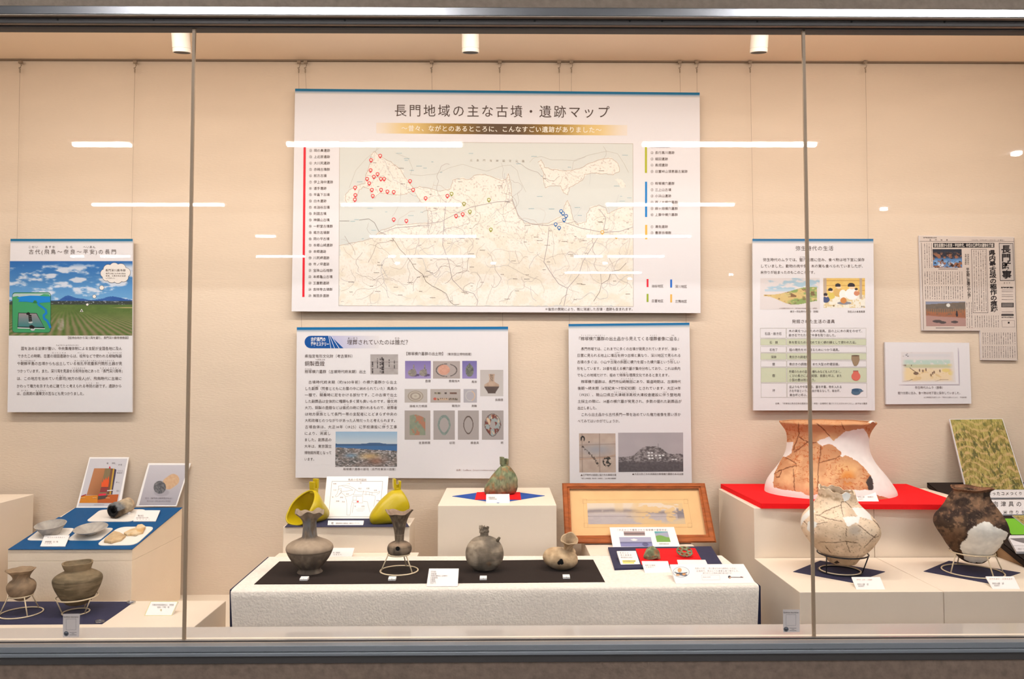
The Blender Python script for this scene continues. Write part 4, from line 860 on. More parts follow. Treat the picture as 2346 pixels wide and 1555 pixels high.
def n2(u, v, x, y):
    n = fbm(u*14, v*14); c = mixc((98, 90, 80), (128, 104, 88), n); c = mixc(c, (136, 138, 156), (v < .12 - .1*u)*1.0); c = mixc(c, (164, 96, 66), ss(.34, .42, v-.06*np.sin(u*4))*ss(.25, .55, n+.1)); c = mixc(c, (178, 132, 120), ss(.56, .62, v-.1*u+.04*n)*1.0)
    c = mixc(c, (72, 62, 62), ss(.6, .8, v)*((ell(u, v, .42, .85, .09, .05) < 1) | (ell(u, v, .72, .83, .09, .05) < 1) | (ell(u, v, .28, .8, .12, .06) < 1))*.9); c = mixc(c, (46, 44, 52), (ell(u, v, .78, .5, .03, .12) < 1)*1.0)
    c = mixc(c, (224, 214, 200), (ell(u, v, .57, .15, .05, .07) < 1)*1.0); return mixc(c, (180, 110, 60), ((np.abs(np.mod(u*18, 1)-.5) < .12) & (v > .3) & (v < .5))*.6)
p.pic('dig_photo', [(2136.5, 570.5), (2203, 570.5), (2204.5, 613), (2138, 613)], n1, 66, 43, 2); p.pic('site_photo', [(2120.5, 690.5), (2211.5, 690.5), (2213, 747), (2122, 747)], n2, 90, 56, 2)
p.line('newsprint_text', [(2150, 616), (2194, 616)], 1.4, (130, 116, 112), 2); p.line('newsprint_text', [(2144, 751), (2186, 751)], 1.4, (130, 116, 112), 2)
p.text('headline_text', '県内最古級の稲作の痕跡', 2273, 15, 572, 13.8, INK, y1=642, vert=True, bold=.025, layer=4) if False else None
for k, ch in enumerate('県内最古級の稲作の痕跡'): p.text('headline_text', ch, 2265.2+.45*k, 2281+.45*k, 578.5+12.95*k, 13.6, INK, bold=.022, layer=4, gap=1.0)
for k, ch in enumerate('平安期に荘園の中心地？'): p.text('headline_text', ch, 2213.2+.35*k, 2221+.35*k, 616.5+6.55*k, 7.4, INK, layer=4, gap=1.0, bold=.008)
for c_, s in ((2218, '向津具半島の'), (2212.5, '本郷山崎遺跡')):
    for k, ch in enumerate(s): p.text('headline_text', ch, c_-2, c_+2, 583+4.3*k, 4, INK, layer=4, gap=1.0)
p.line('newsprint_text', [(2225.5, 571), (2260, 571), (2263.5, 716.5), (2229.5, 716.5)], 0.8, (96, 84, 82), 2, True)
p.poly('masthead', [(2288.5, 556.5), (2321, 557), (2324, 643), (2291, 643)], (60, 54, 54), 2); p.poly('masthead', [(2289.6, 557.8), (2320, 558.2), (2322.8, 641.8), (2292, 641.8)], (198, 182, 172), 3)
for k, ch in enumerate('長門時事'): p.text('masthead', ch, 2293.5+.7*k, 2315.5+.7*k, 570.5+19.3*k, 19.5, INK, layer=4, bold=.03, gap=1.0)
def vcol(x, y0, y1, sl=0.0, w=1.9):
    y = y0
    while y < y1-2:
        n = random.randint(3, 9)
        for j in range(n):
            if y > y1-2: break
            xx = x + sl*(y-y0); h = random.uniform(1.1, 2.0); ww = random.uniform(1.0, w); p.rect('newsprint_text', xx-ww/2, y, xx+ww/2, y+h, random.choice(((110, 98, 96), (90, 78, 78), (140, 126, 120))), 2); y += 2.75
        y += random.choice((0, 0, 2.5))
for x in np.arange(2118, 2135, 5.3): vcol(x, 557, 616, .02)
for x in np.arange(2119, 2208, 5.3): vcol(x, 622, 652, .02)
for x in np.arange(2120, 2209, 5.3): vcol(x, 656, 686, .02)
for x in np.arange(2231, 2259, 5.2): vcol(x, 574, 713, .02)
for x in np.arange(2215, 2227, 5.3): vcol(x, 692, 752, .02)
for x in np.arange(2234, 2288, 5.3): vcol(x, 723, 752, .02)
for x in np.arange(2252, 2328, 5.2): vcol(x, 762, 789, .02); vcol(x, 793, 821, .02)
p.text('newsprint_text', '発行所', 2298, 2316, 648, 3.6, INK, gap=.4); p.text('newsprint_text', '長門時事新聞社', 2293, 2322, 658.5, 4.2, INK, bold=.02)
for y in (664, 668, 675, 679, 686, 714, 718): p.line('newsprint_text', [(2295, y), (2321, y)], 1.0, (150, 134, 128), 2)
for y0, y1 in ((693.5, 703.5), (719.5, 723)): p.rect('headline_banner', 2294, y0, 2322.5, y1, (44, 38, 40), 2)
for y in (696.5, 700.5): p.line('headline_banner', [(2296, y), (2320.5, y)], 1.6, (190, 174, 164), 3)
p.text('newsprint_text', '長門市立図書館', 2294, 2322, 726.5, 3.4, INK, bold=.02); p.text('newsprint_text', '26-5123', 2302, 2323, 729.6, 3.4, INK) if False else None
p.line('newsprint_text', [(2295, 734), (2324, 734), (2325, 749), (2296, 749)], .6, (130, 116, 112), 2, True); p.rect('newsprint_text', 2309, 737, 2313, 741, INK, 2)
p.done(p.sheet)

# ---- village picture sheet
t, p = wall_panel('picture_sheet', 'white sheet with a watercolour of an old village, below the newspaper', [(2027.5, 783.5), (2220.5, 785), (2225.5, 924.5), (2030, 926)], Y=2.588, th=0.009, cat='picture')
def village(u, v, x, y):
    pap = np.array((226., 211, 206)); n = fbm(u*16, v*12); c = np.tile(pap, (len(u), 1))
    c = mixc(c, (206, 202, 204), np.exp(-((v-.1)/.08)**2)*.6); c = mixc(c, (186, 206, 190), ss(.22, .3, v)*ss(.46, .4, v)*ss(.4, .6, n+.15)); c = mixc(c, (196, 192, 150), ss(.38, .44, v)*ss(.56, .5, v))
    c = mixc(c, (238, 206, 160), ss(.48, .6, v)*ss(1.04, .92, v)*.95); c = mixc(c, (224, 182, 120), ss(.55, .64, fbm(u*9, v*8))*ss(.5, .6, v)*.7)
    c = mixc(c, (240, 206, 150), (ell(u, v, .08, .72, .2, .2) < 1)*.9); c = mixc(c, (232, 200, 110), (ell(u, v, .83, .6, .07, .06) < 1)*.9 + (ell(u, v, .95, .7, .08, .07) < 1)*.8 + (ell(u, v, .92, .42, .05, .04) < 1)*.6)
    c = mixc(c, (100, 70, 56), ((ell(u, v, .27, .7, .05, .05) < 1) | ((np.abs(v-.44) < .025) & (u < .2) & (n > .5)))*.8)
    for a, b in ((.34, .6), (.4, .62), (.58, .7), (.61, .66), (.46, .58), (.72, .62), (.55, .76)): c = mixc(c, (110, 76, 62), (ell(u, v, a, b, .014, .05) < 1)*.8)
    c = mixc(c, (106, 80, 60), (dline([(.0, .97), (.12, .95), (.2, .9)], u, v) < .008)*1. + (dline([(.16, .52), (.22, .6), (.27, .66)], u, v) < .008)*1. + (dline([(.62, .96), (.74, .9), (.86, .9)], u, v) < .007)*.8)
    for a, b in ((.12, .06), (.2, .02), (.1, .1), (.04, .14), (.13, .14)): c = mixc(c, (70, 60, 66), (ell(u, v, a, b, .018, .012) < 1)*.8)
    e = np.minimum(np.minimum(u, 1-u)*9, np.minimum(v, 1-v)*9); return mixc(pap, c, ss(0, 1, e + .4*(n-.5)))
p.pic('village_drawing', [(2064, 806), (2184, 806), (2190, 876), (2066, 876)], village, 124, 74)
p.pic('printed_edge', [(2193.5, 796), (2196.5, 796), (2199, 882), (2196, 882)], lambda u, v, x, y: mixc((222, 206, 204), (160, 146, 166), u*ss(0, .1, v)), 3, 8); p.pic('printed_edge', [(2059, 880), (2199, 879), (2199, 882.5), (2059, 883)], lambda u, v, x, y: mixc((222, 206, 204), (160, 146, 156), v*ss(0, .1, u)), 8, 3)
p.text('caption_text', '弥生時代のムラ（想像）', 2096, 2164, 887.5, 7, (110, 90, 88)); p.text('caption_text', '竪穴住居に住み、食べ物は地下室に保存していました。', 2057, 2204, 900, 6.8, (110, 90, 88)); p.text('caption_text', '山口県埋蔵文化財センター『弥生の土笛をふく人々』（平成年間）', 2116, 2217, 910, 3.8, (110, 90, 88))
p.done(p.sheet)
# ------------------------------------------------------------------ vessels
def cosphi(x, d=0): return 1.0/math.sqrt(1 + ((x-1155)/FPX)**2)
def catmull(P, m):
    P = np.array(P, float); n = len(P); out = []
    t = np.linspace(0, n-1, m)
    for v in t:
        i = min(int(v), n-2); f = v-i
        p0, p1, p2, p3 = P[max(i-1, 0)], P[i], P[i+1], P[min(i+2, n-1)]
        a = 2*p1 + (p2-p0)*f + (2*p0-5*p1+4*p2-p3)*f*f + (3*p1-p0-3*p2+p3)*f**3
        q = a/2
        lo, hi = np.minimum(p1, p2), np.maximum(p1, p2); q = np.clip(q, lo - 0.3, hi + 0.3)
        out.append(q)
    return np.array(out)
def lathe(root, part, prof, d, colfn, nc=96, rows=90, wall=0.004, rim=None, ysc=1.0, inside=0.75, m='pot', bump=None, post=None, smooth=True):
    """prof: (y, x_left, x_right) outline in photo pixels at depth d, top to bottom"""
    pr = catmull(prof, rows); V = []; th = np.linspace(0, 2*math.pi, nc, endpoint=False)
    cxs = (pr[:, 1]+pr[:, 2])/2; rs = (pr[:, 2]-pr[:, 1])/2*d/FPX*np.array([cosphi(x) for x in cxs])
    C = [onY(x, y, d) for x, y in zip(cxs, pr[:, 0])]
    zr0 = C[0].z; H = C[0].z - C[-1].z
    sin, cos = np.sin(th), np.cos(th)
    dz = rim(th) if rim is not None else np.zeros(nc)
    G = []; inner = []
    for i in range(rows):
        fall = math.exp(-((zr0-C[i].z)/H/0.16)**2)
        G.append(np.stack([C[i].x + rs[i]*sin, C[i].y - rs[i]*ysc*cos, C[i].z + dz*fall], -1)); inner.append(0)
    ni = int(rows*inside)
    for i in range(ni):
        fall = math.exp(-((zr0-C[i].z)/H/0.16)**2); r = max(rs[i]-wall, 0.0008)
        zz = C[i].z - (0.0 if i else -0.0003)
        G.insert(0, np.stack([C[i].x + r*sin, C[i].y - r*ysc*cos, zz + dz*fall], -1)); inner.insert(0, 1)
    V = np.concatenate(G); R = len(G); inn = np.repeat(np.array(inner), nc)
    F = [(j*nc+i, j*nc+(i+1) % nc, (j+1)*nc+(i+1) % nc, (j+1)*nc+i) for j in range(R-1) for i in range(nc)]
    F += [tuple(range(nc-1, -1, -1)), tuple((R-1)*nc + k for k in range(nc))]
    px, py = proj(V); th_ = np.tile(th, R); front = (np.cos(th_) > -0.25)
    yo = np.repeat(np.array([pr[ni-1-j, 0] for j in range(ni)] + list(pr[:, 0])), nc)
    if bump is not None:
        dr = bump(px, py, th_, yo, inn == 1)
        V = V + np.stack([np.sin(th_), -np.cos(th_), 0*th_], -1)*dr[:, None]
    cols = colfn(px, py, th_, yo, inn == 1, front)
    if post is not None: V = post(V)
    o = mk(part, V, F, m, root, smooth=smooth, cols=np.clip(lin(cols), 0, 0.85))
    return o, C
def foot(x, y, Z): return onZ(x, y, Z).y
def vessel(name, label, prof, d, colfn, cat='pot', group=None, parts=True, **k):
    b = onY((prof[-1][1]+prof[-1][2])/2, prof[-1][0], d)
    t = thing(name, label, cat, tuple(b), group)
    lathe(t, 'body', prof, d, colfn, **k); return t
def wire_stand(label, base, rb, top, rt, Z, legs, m='wire', inner=None, w=0.0019, group='wire pot stands'):
    c = onZ(base[0], base[1], Z + w); d = c.y; kb = d/FPX*cosphi(base[0]); ct = onY(top[0], top[1], d)
    t = thing('pot_stand', label, 'stand', (c.x, c.y, Z), group)
    rb, rt = rb*kb, rt*kb
    ring = lambda C, r: [C + Vector((r*math.sin(2*math.pi*k/64), -r*math.cos(2*math.pi*k/64), 0)) for k in range(64)]
    MB().tube(ring(c, rb), w, 10, True).mk('base_ring', m, t, smooth=True)
    MB().tube(ring(ct, rt), w, 10, True).mk('top_ring', m, t, smooth=True)
    if inner: MB().tube(ring(c + Vector((0, 0, w)), rb-0.003), w*0.9, 8, True).mk('inner_ring', inner, t, smooth=True, label='cream inner ring')
    for a in legs:
        a = math.radians(a); dv = Vector((math.sin(a), -math.cos(a), 0))
        MB().tube([ct + dv*rt, c + dv*rb], w*0.85, 8).mk('leg', m, t, smooth=True)
    return d, t
def grey(lo, hi, top=None, ysplit=None, sc_=0.055, streak=0.0):
    def f(px, py, th, yo, inn, front):
        n = fbm(np.cos(th)*1.6 + 3, yo*sc_ + np.sin(th)*1.6, 5); c = mixc(lo, hi, ss(0.28, 0.72, n))
        if ysplit is not None: c = mixc(top, c, ss(ysplit-4, ysplit+4, yo)) * (0.9 + 0.2*n)[:, None]
        c = np.where((inn & (n > -1))[:, None], c*0.92, c); return c
    return f

# --- middle row
ZR = Z_T + 0.0022
d = foot(709.5, 1309.5, ZR)
def c1(px, py, th, yo, inn, front):
    n = fbm(th*2.2, yo*.05, 5); c = mixc((112, 98, 84), (150, 132, 114), ss(.3, .7, n)); c = mixc(c, (176, 156, 134), ss(1262, 1252, yo)*ss(1225, 1236, yo)*.8)  # shoulder band painted lighter, as lit from above
    c = mixc(c, (124, 122, 122), ss(1232, 1222, yo)*ss(1180, 1192, yo)*ss(.35, .6, fbm(th*1.5+4, yo*.03))); c = mixc(c, (168, 150, 130), ss(1187, 1177, yo)*.7)
    c = mixc(c, (84, 74, 66), ss(1268, 1300, yo)*.35); return mixc(c, (90, 78, 68), (np.abs(yo-1259) < .9)*.7)  # lower body painted darker, as shaded under the shoulder
vessel('long_necked_jar', 'big grey jar with a long neck and broken wavy rim, leftmost on the black cloth',
       [(1170, 676, 743), (1174, 680, 738), (1181, 687, 731), (1190, 692.5, 726), (1202, 694, 725), (1216, 693.5, 725.5), (1229, 691.5, 727.5), (1232, 686, 733), (1236, 677, 742), (1241, 666, 753), (1248, 657.5, 761.5), (1255, 655.5, 763.5), (1259, 656.5, 762.5), (1268, 660, 759), (1280, 667, 752), (1292, 677, 742), (1300, 684, 735), (1304, 684, 735), (1309, 681, 739), (1310.5, 682, 738)], d, c1,
       rim=lambda th: 0.004*np.sin(th*3+.6) + 0.0026*np.sin(th*7+1) - 0.002, rows=130, cat='jar')
dS, st = wire_stand('cream wire stand under the small flask with a round hole', (914.5, 1306.5), 42.5, (913.5, 1268.5), 24.5, ZR, (-70, 52, 165))
def c2(px, py, th, yo, inn, front):
    n = fbm(th*2.5, yo*.07, 5); c = mixc((98, 84, 72), (140, 122, 102), ss(.3, .7, n)); c = mixc(c, (168, 142, 118), ss(1252, 1244, yo)*ss(1238, 1243, yo)*.8)  # shoulder painted lighter: light from above put into the clay colour
    c = mixc(c, (168, 142, 124), inn*.7*(yo < 1190)); c = mixc(c, (80, 70, 60), (np.abs(yo-1251) < .5)*.6 + (np.abs(yo-1265) < .5)*.6 + (np.abs(yo-1223.5) < .5)*-.0); c = mixc(c, (176, 156, 134), (np.abs(yo-1223.5) < .7)*.7)
    return mixc(c, (6, 5, 5), front & (np.hypot(px-911, (py-1257)) < 5.2) & ~inn)
vessel('holed_flask', 'small grey flask with a flaring wavy mouth and a round hole, on a wire stand',
       [(1171, 883, 947), (1175, 887, 943), (1185, 893, 936), (1195, 898, 932), (1204, 900.5, 929.5), (1216, 903, 927), (1224, 904, 926), (1232, 904.5, 925.5), (1238.5, 904.5, 925.5), (1241, 898, 932), (1245, 891.5, 938.5), (1250, 888.5, 942), (1256, 887.5, 943), (1262, 888.5, 942), (1267, 891.5, 939), (1271, 898, 932), (1274, 906, 924), (1275.5, 913, 917)], dS, c2,
       rim=lambda th: 0.0045*np.sin(th*2-1.4) + 0.0022*np.sin(th*5+2), rows=150, nc=260, cat='flask', bump=lambda px, py, th, yo, inn: np.where((np.hypot(px-911, py-1257) < 5) & (np.cos(th) > 0) & ~inn, -0.0022, 0.0))
d = foot(1110, 1306, ZR)
def c3(px, py, th, yo, inn, front):
    n = fbm(px*.05+3, py*.05, 5); c = mixc((128, 114, 98), (178, 161, 140), ss(.3, .7, n)); r = np.hypot(px-1110, py-1268); c = mixc(c, (92, 84, 74), ss(.5, .56, fbm(px*.02+9, py*.09, 3))*.35)
    c = mixc(c, (80, 76, 70), ss(28, 8, np.hypot(px-1130, py-1240))*.4); c = mixc(c, (150, 112, 80), ss(9, 2, np.hypot(px-1120, py-1292))*.5)
    return c
t = vessel('round_flask', 'round grey bottle with a short chipped neck on the black cloth',
       [(1207, 1097.5, 1120.5), (1212, 1099, 1119), (1217, 1098, 1120.5), (1220, 1100, 1119), (1227, 1099.5, 1119.5), (1229, 1094, 1126), (1233, 1085, 1135), (1240, 1077, 1143), (1250, 1070.5, 1149.5), (1260, 1067.6, 1152.5), (1269, 1067, 1153.5), (1280, 1068.5, 1152), (1290, 1073.5, 1147), (1299, 1082, 1138.5), (1304, 1090, 1130), (1306.5, 1098, 1122), (1307.5, 1106, 1114)], d, c3,
       rim=lambda th: 0.0022*np.sign(np.sin(th*2+.3)) + 0.0015*np.sin(th*9), rows=120, cat='flask', ysc=0.78)
p = onY(1141.5, 1236, d); MB().tube([p + Vector((-.004, -.008, -.003)), p + Vector((.001, -.008, .004)), p + Vector((.004, -.008, .008))], [.005, .004, .003], 10).mk('lug', 'pot', t, smooth=True, cols=np.tile(lin((110, 98, 82)), (30, 1)))
# tilted flask with a broken funnel neck
d = foot(1284, 1300.5, ZR)
def c4(px, py, th, yo, inn, front):
    n = fbm(px*.07, py*.07, 5); c = mixc((180, 152, 118), (210, 182, 146), ss(.3, .7, n)); c = mixc(c, (150, 136, 118), ss(20, 4, np.abs(px-1290))*ss(1268, 1255, py)*.5)
    return mixc(c, (6, 6, 7), (dline([(1281, 1290), (1285, 1284), (1287, 1289)], px, py) < 4.2) & front & ~inn)
t = thing('holed_flask', 'pale squat flask with a dark hole and a broken neck, rightmost on the black cloth', 'flask', tuple(onY(1284, 1304, d)))
cen = np.array(onY(1283.5, 1279.5, d)); Rt = np.array(Matrix.Rotation(math.radians(7), 3, 'Y'))
lathe(t, 'body', [(1255, 1279, 1288), (1256.5, 1267, 1300), (1260, 1256, 1311), (1266, 1248, 1319), (1273, 1244.5, 1322.5), (1280, 1243.5, 1323.5), (1287, 1246, 1321), (1294, 1252.5, 1314.5), (1300, 1263, 1304), (1303, 1272, 1295), (1304, 1280, 1287)], d, c4, inside=0.3,
      post=lambda V: (V-cen) @ Rt.T + cen, rows=110, nc=240)
q0 = np.array(onY(1302, 1262, d-.0)); Rn = np.array(Matrix.Rotation(math.radians(30), 3, 'X'))
lathe(t, 'neck', [(1226, 1283, 1323), (1232, 1287, 1319), (1240, 1291, 1314), (1250, 1292, 1312), (1258, 1290, 1314), (1264, 1286, 1319)], d, grey((172, 146, 114), (206, 178, 144)),
      rim=lambda th: 0.0035*np.sin(th*2+2.0) + 0.0016*np.sin(th*5), rows=50, inside=0.98, wall=.0035, post=lambda V: (V-q0) @ Rn.T + q0)
flat_on('black_cloth', 'black felt runner on the white table under the grey vessels', 'cloth', [(640, 1285.5), (800, 1284.3), (960, 1283.5), (1130, 1283.3), (1250, 1281.8), (1359, 1281.5), (1386, 1332.5), (1200, 1334), (1000, 1335.5), (800, 1337), (582, 1337.8)], Z_T+.0012, .001, 'blackcloth')
for k, (x0, x1, y0, y1, who) in enumerate(((686, 704, 1323.5, 1330, 'the big long necked jar'), (889, 906, 1323.5, 1330, 'the flask on the wire stand'), (1099, 1115, 1322.5, 1328.5, 'the round bottle'), (1290, 1306, 1320, 1325.5, 'the pale squat flask'))):
    q = [onZ(x0, y1, ZR), onZ(x1, y1, ZR)]; zc = q[0]
    t = thing('number_tag', 'tiny white number tag on the black cloth before ' + who, 'tag', tuple((q[0]+q[1])/2), 'number tags')
    w = (q[1]-q[0]).x
    MB().prism([(q[0].x, q[0].y, ZR), (q[0].x, q[0].y, ZR+.004), (q[0].x, q[0].y+.017, ZR+.0065), (q[0].x, q[0].y+.017, ZR)], (w, 0, 0)).mk('block', 'card', t)
    pl0, pln = plane_of([(q[0].x, q[0].y, ZR+.004), (q[1].x, q[0].y, ZR+.004), (q[0].x, q[0].y+.017, ZR+.0065)])
    p = Print(t, pl0, pln); p.text('number', str(k+1), (x0+x1)/2-1.4, (x0+x1)/2+1.8, (y0+y1)/2-1, 5, (120, 110, 104)); p.done()

# ------------------------------------------------------------------ cards
def card(name, label, quad, Z=None, dT=None, th=0.0025, m='card', cat='label', group=None, on=None, lift=0.0, draw=None, dB=None, rnd=None):
    """quad TL,TR,BR,BL in pixels; bottom edge rests on level Z (or slope `on`), leaning back to depth dT (default: sides upright)"""
    TL, TR, BR, BL = quad
    put = (lambda q: on(q[0], q[1], lift)) if on else ((lambda q: onZ(q[0], q[1], Z + lift)) if dB is None else (lambda q: onY(q[0], q[1], dB)))
    bl, br = put(BL), put(BR)
    if dT is None: dT = bl.x/rays(TL[0], TL[1])[0]
    tl = onY(TL[0], TL[1], dT)
    p0, n = plane_of([bl, br, tl])
    t = thing(name, label, cat, tuple((bl+br)/2), group)
    slab(t, 'card', quad, p0, n, th, m, rnd=rnd)
    p = Print(t, p0, n); p.q = quad
    if draw: draw(p)
    p.done(quad if any(k in PRINTED for k in p.acc) else None, (0.86, 0.83, 0.81)); return t
GT = (150, 138, 134)
def lab(lines):
    """lines: (text, x0, x1, y, h) ; small soft grey lettering"""
    def f(p):
        for l in lines: p.text('caption_text', *l[:5], l[5] if len(l) > 5 else GT)
    return f
card('label_card', 'white label card with five lines on the front edge of the black cloth', [(983, 1302), (1051, 1302), (1048.5, 1342.5), (977, 1342.5)], Z_T+.0022, 1.925,
     draw=lab([('長門市指定', 987, 999, 1309, 4), ('須恵器', 987, 1000, 1314, 4.5), ('糘塚横穴墓群出土（古墳時代）', 987, 1027, 1318.5, 4), ('①長頸壺', 985, 1003, 1323, 4.2), ('②𤭯'[:1] + '提瓶', 985, 997, 1327, 4.2), ('③提瓶', 985, 998, 1331, 4.2), ('④はそう', 985, 999, 1335, 4.2)]))
card('label_card', 'white label card half hidden behind the big long necked jar', [(752, 1254.7), (812, 1254.7), (805.5, 1275.6), (748, 1275.6)], Z_T, draw=lab([('馬具　銅製壺鐙', 762, 779, 1265.5, 3.6), ('古墳時代', 763, 783, 1270, 3.2)]))
# framed old photograph
FBL, FBR, FTL, FTR = (1294.4, 1245), (1641.5, 1242.5), (1287.6, 1106.4), (1614.6, 1106.4)
ITL, ITR, IBR, IBL = (1304.7, 1119), (1600, 1118.6), (1618, 1224.5), (1310, 1226.5)
bl, br = onZ(*FBL, Z_T+.005), onZ(*FBR, Z_T+.005); tl = onY(*FTL, 2.452)
p0, n = plane_of([bl, br, tl]); n = n if n[1] < 0 else -n
t = thing('framed_picture', 'brown wooden frame holding a faded panorama, leaning at the back of the table', 'picture', tuple((bl+br)/2))
ON = lambda q, h=0.0: Vector(onP(q[0], q[1], p0 + n*h, n))
O = [FTL, FTR, FBR, FBL]; I = [ITL, ITR, IBR, IBL]
for k in range(4):
    j = (k+1) % 4; a, b, c, e = O[k], O[j], I[j], I[k]
    mid = lambda u, v, f: (u[0]*(1-f)+v[0]*f, u[1]*(1-f)+v[1]*f)
    V = [ON(a, -.001), ON(b, -.001), ON(mid(b, c, .18), .004), ON(mid(a, e, .18), .004), ON(mid(b, c, .62), .004), ON(mid(a, e, .62), .004), ON(mid(b, c, .78), .0005), ON(mid(a, e, .78), .0005), ON(c, .0), ON(e, .0), ON(c, -.012), ON(e, -.012), ON(a, -.016), ON(b, -.016)]
    mk('frame_rail', V, [(0, 1, 2, 3), (3, 2, 4, 5), (5, 4, 6, 7), (7, 6, 8, 9), (9, 8, 10, 11), (1, 0, 12, 13), (12, 11, 10, 13), (0, 3, 5, 7, 9, 11, 12), (13, 10, 8, 6, 4, 2, 1)], 'wood', t)
slab(t, 'mount', I, p0 - n*.009, n, .004, 'mount')
p = Print(t, p0 - n*.009, n)
def pano(u, v, x, y):
    k = fbm(u*26, v*10, 4); c = mixc((226, 200, 172), (196, 176, 168), ss(.3, .6, v)); r = .33 - .1*np.sin(u*5+.3)*.5 + .03*fbm(u*20, u*0); h = np.exp(-((v-r-.06)/.10)**2)
    c = mixc(c, (128, 112, 112), h*.85*ss(.2, .6, k+.25)); c = mixc(c, (166, 150, 148), ss(.45, .6, v)*(.5+.6*(k-.5))); c = mixc(c, (124, 110, 114), (u > .93)*ss(.2, .32, v)*ss(.8, .7, v)*.8)
    c = mixc(c, (226, 178, 112), ss(.55, .62, fbm(u*7+5, v*3))*ss(.35, .6, u)*.85); c = mixc(c, (222, 184, 130), ss(.06, .03, np.abs(u-.33))*ss(.5, .3, v)*.6)
    c = mixc(c, (222, 182, 126), ss(.0, .3, u+v-1.55)*.8); return mixc(c, (110, 96, 96), ((np.abs(v-.62-.05*u) < .012) | (np.abs(v-.45-.1*(u-.5)) < .008)*(u > .5))*.5)
p.pic('old_photograph', [(1345, 1152.5), (1562.5, 1151.5), (1571, 1200), (1347.7, 1200.5)], pano, 190, 46)
p.line('mount_lines', [(1336, 1145), (1575, 1144.5), (1586, 1207), (1339, 1208)], .5, (196, 156, 104), 1, True)
for x, y in ((1339, 1148), (1571, 1148), (1342, 1203), (1580, 1203)): p.line('mount_lines', [(x-4, y-5), (x+5, y-5), (x+5, y+5), (x-4, y+5)], .5, (190, 152, 104), 1, True)
p.done()
def draw_info(p):
    p.text('caption_text', '『大正のころ撮影された糘塚横穴墓群附近』', 1411, 1534, 1213.5, 5, (140, 120, 116))
    p.pic('strip_photo', [(1428.5, 1217), (1477, 1217), (1478, 1227), (1430, 1227)], lambda u, v, x, y: mixc(mixc((170, 136, 130), (190, 160, 150), v), (80, 62, 64), np.exp(-((v-.55)/.16)**2)*.8), 24, 10)
    p.pic('lake_photo', [(1418, 1230), (1491, 1230), (1496, 1252), (1422.5, 1252)], lambda u, v, x, y: mixc(mixc(mixc((176, 168, 190), (136, 130, 176), ss(.5, .62, v)), (84, 78, 116), np.exp(-((v-.56)/.06)**2)*.8 + (ell(u, v, .78, .75, .09, .22) < 1)*.8), (236, 230, 220), (ell(u, v, .46, .28, .1, .1) < 1)*1.0), 36, 22)
    p.pic('green_photo', [(1499, 1217), (1529.5, 1217), (1536.5, 1241), (1505, 1241.3)], lambda u, v, x, y: mixc(mixc((60, 166, 160), (170, 164, 180), ss(.05, .3, v+u*.15)), (118, 166, 60), ss(.42, .5, v + .1*np.sin(u*5))), 20, 22)
    p.text('caption_text', '糘塚横穴墓群全体図', 1510, 1533, 1245.5, 3.4, (150, 138, 130))
card('information_sheet', 'white sheet with three small colour pictures leaning before the wood frame', [(1396.5, 1207.6), (1544, 1207), (1558, 1252), (1404, 1253)], Z_T, 2.325, th=.002, cat='information sheet', draw=draw_info)
flat_on('navy_board', 'navy board on the table with a red cloth and two bronze pieces', 'board', [(1393, 1253), (1629, 1251), (1655, 1292), (1408, 1302)], Z_T+.0012, .005, 'navy')
ZN = Z_T + .0062
flat_on('red_cloth', 'red cloth on the navy board under two small bronze pieces', 'cloth', [(1456, 1256.5), (1592.5, 1255), (1612, 1291), (1470, 1293)], ZN, .001, 'red')
ZN2 = ZN + .001
def draw_y(p):
    for k, s in enumerate(('馬具とは…', '馬の装飾具', '馬を操るための')): p.text('caption_text', s, 1419+k*1.5, 1446+k*1.5, 1266+5.2*k, 4, GT)
    for q in ((1426, 1283, 1456, 1286.8), (1427, 1287.5, 1453, 1290.5)): p.rect('highlight', q[0], q[1], q[2], q[3], (244, 224, 96), 1)
    p.text('caption_text', '長門市指定文化財', 1428, 1455, 1285, 3.4, GT)
card('label_card', 'white label card with two yellow highlighted lines on the navy board', [(1413, 1262), (1456.5, 1261.6), (1466.5, 1292), (1422.5, 1293)], ZN, 2.115, draw=draw_y, th=.004)
card('label_card', 'blank looking white card before the small bronze dome on red cloth', [(1470, 1285), (1530, 1285), (1537.6, 1311), (1477.7, 1312)], Z_T+.0012, 2.02, draw=lab([('馬具（辻金具）', 1478, 1504, 1294.5, 4), ('古墳時代', 1479, 1498, 1299, 3)]))
card('label_card', 'white card tucked behind the wide card with the round emblem', [(1551, 1282), (1616, 1282), (1626, 1303), (1557, 1304)], Z_T+.0062, 2.07)
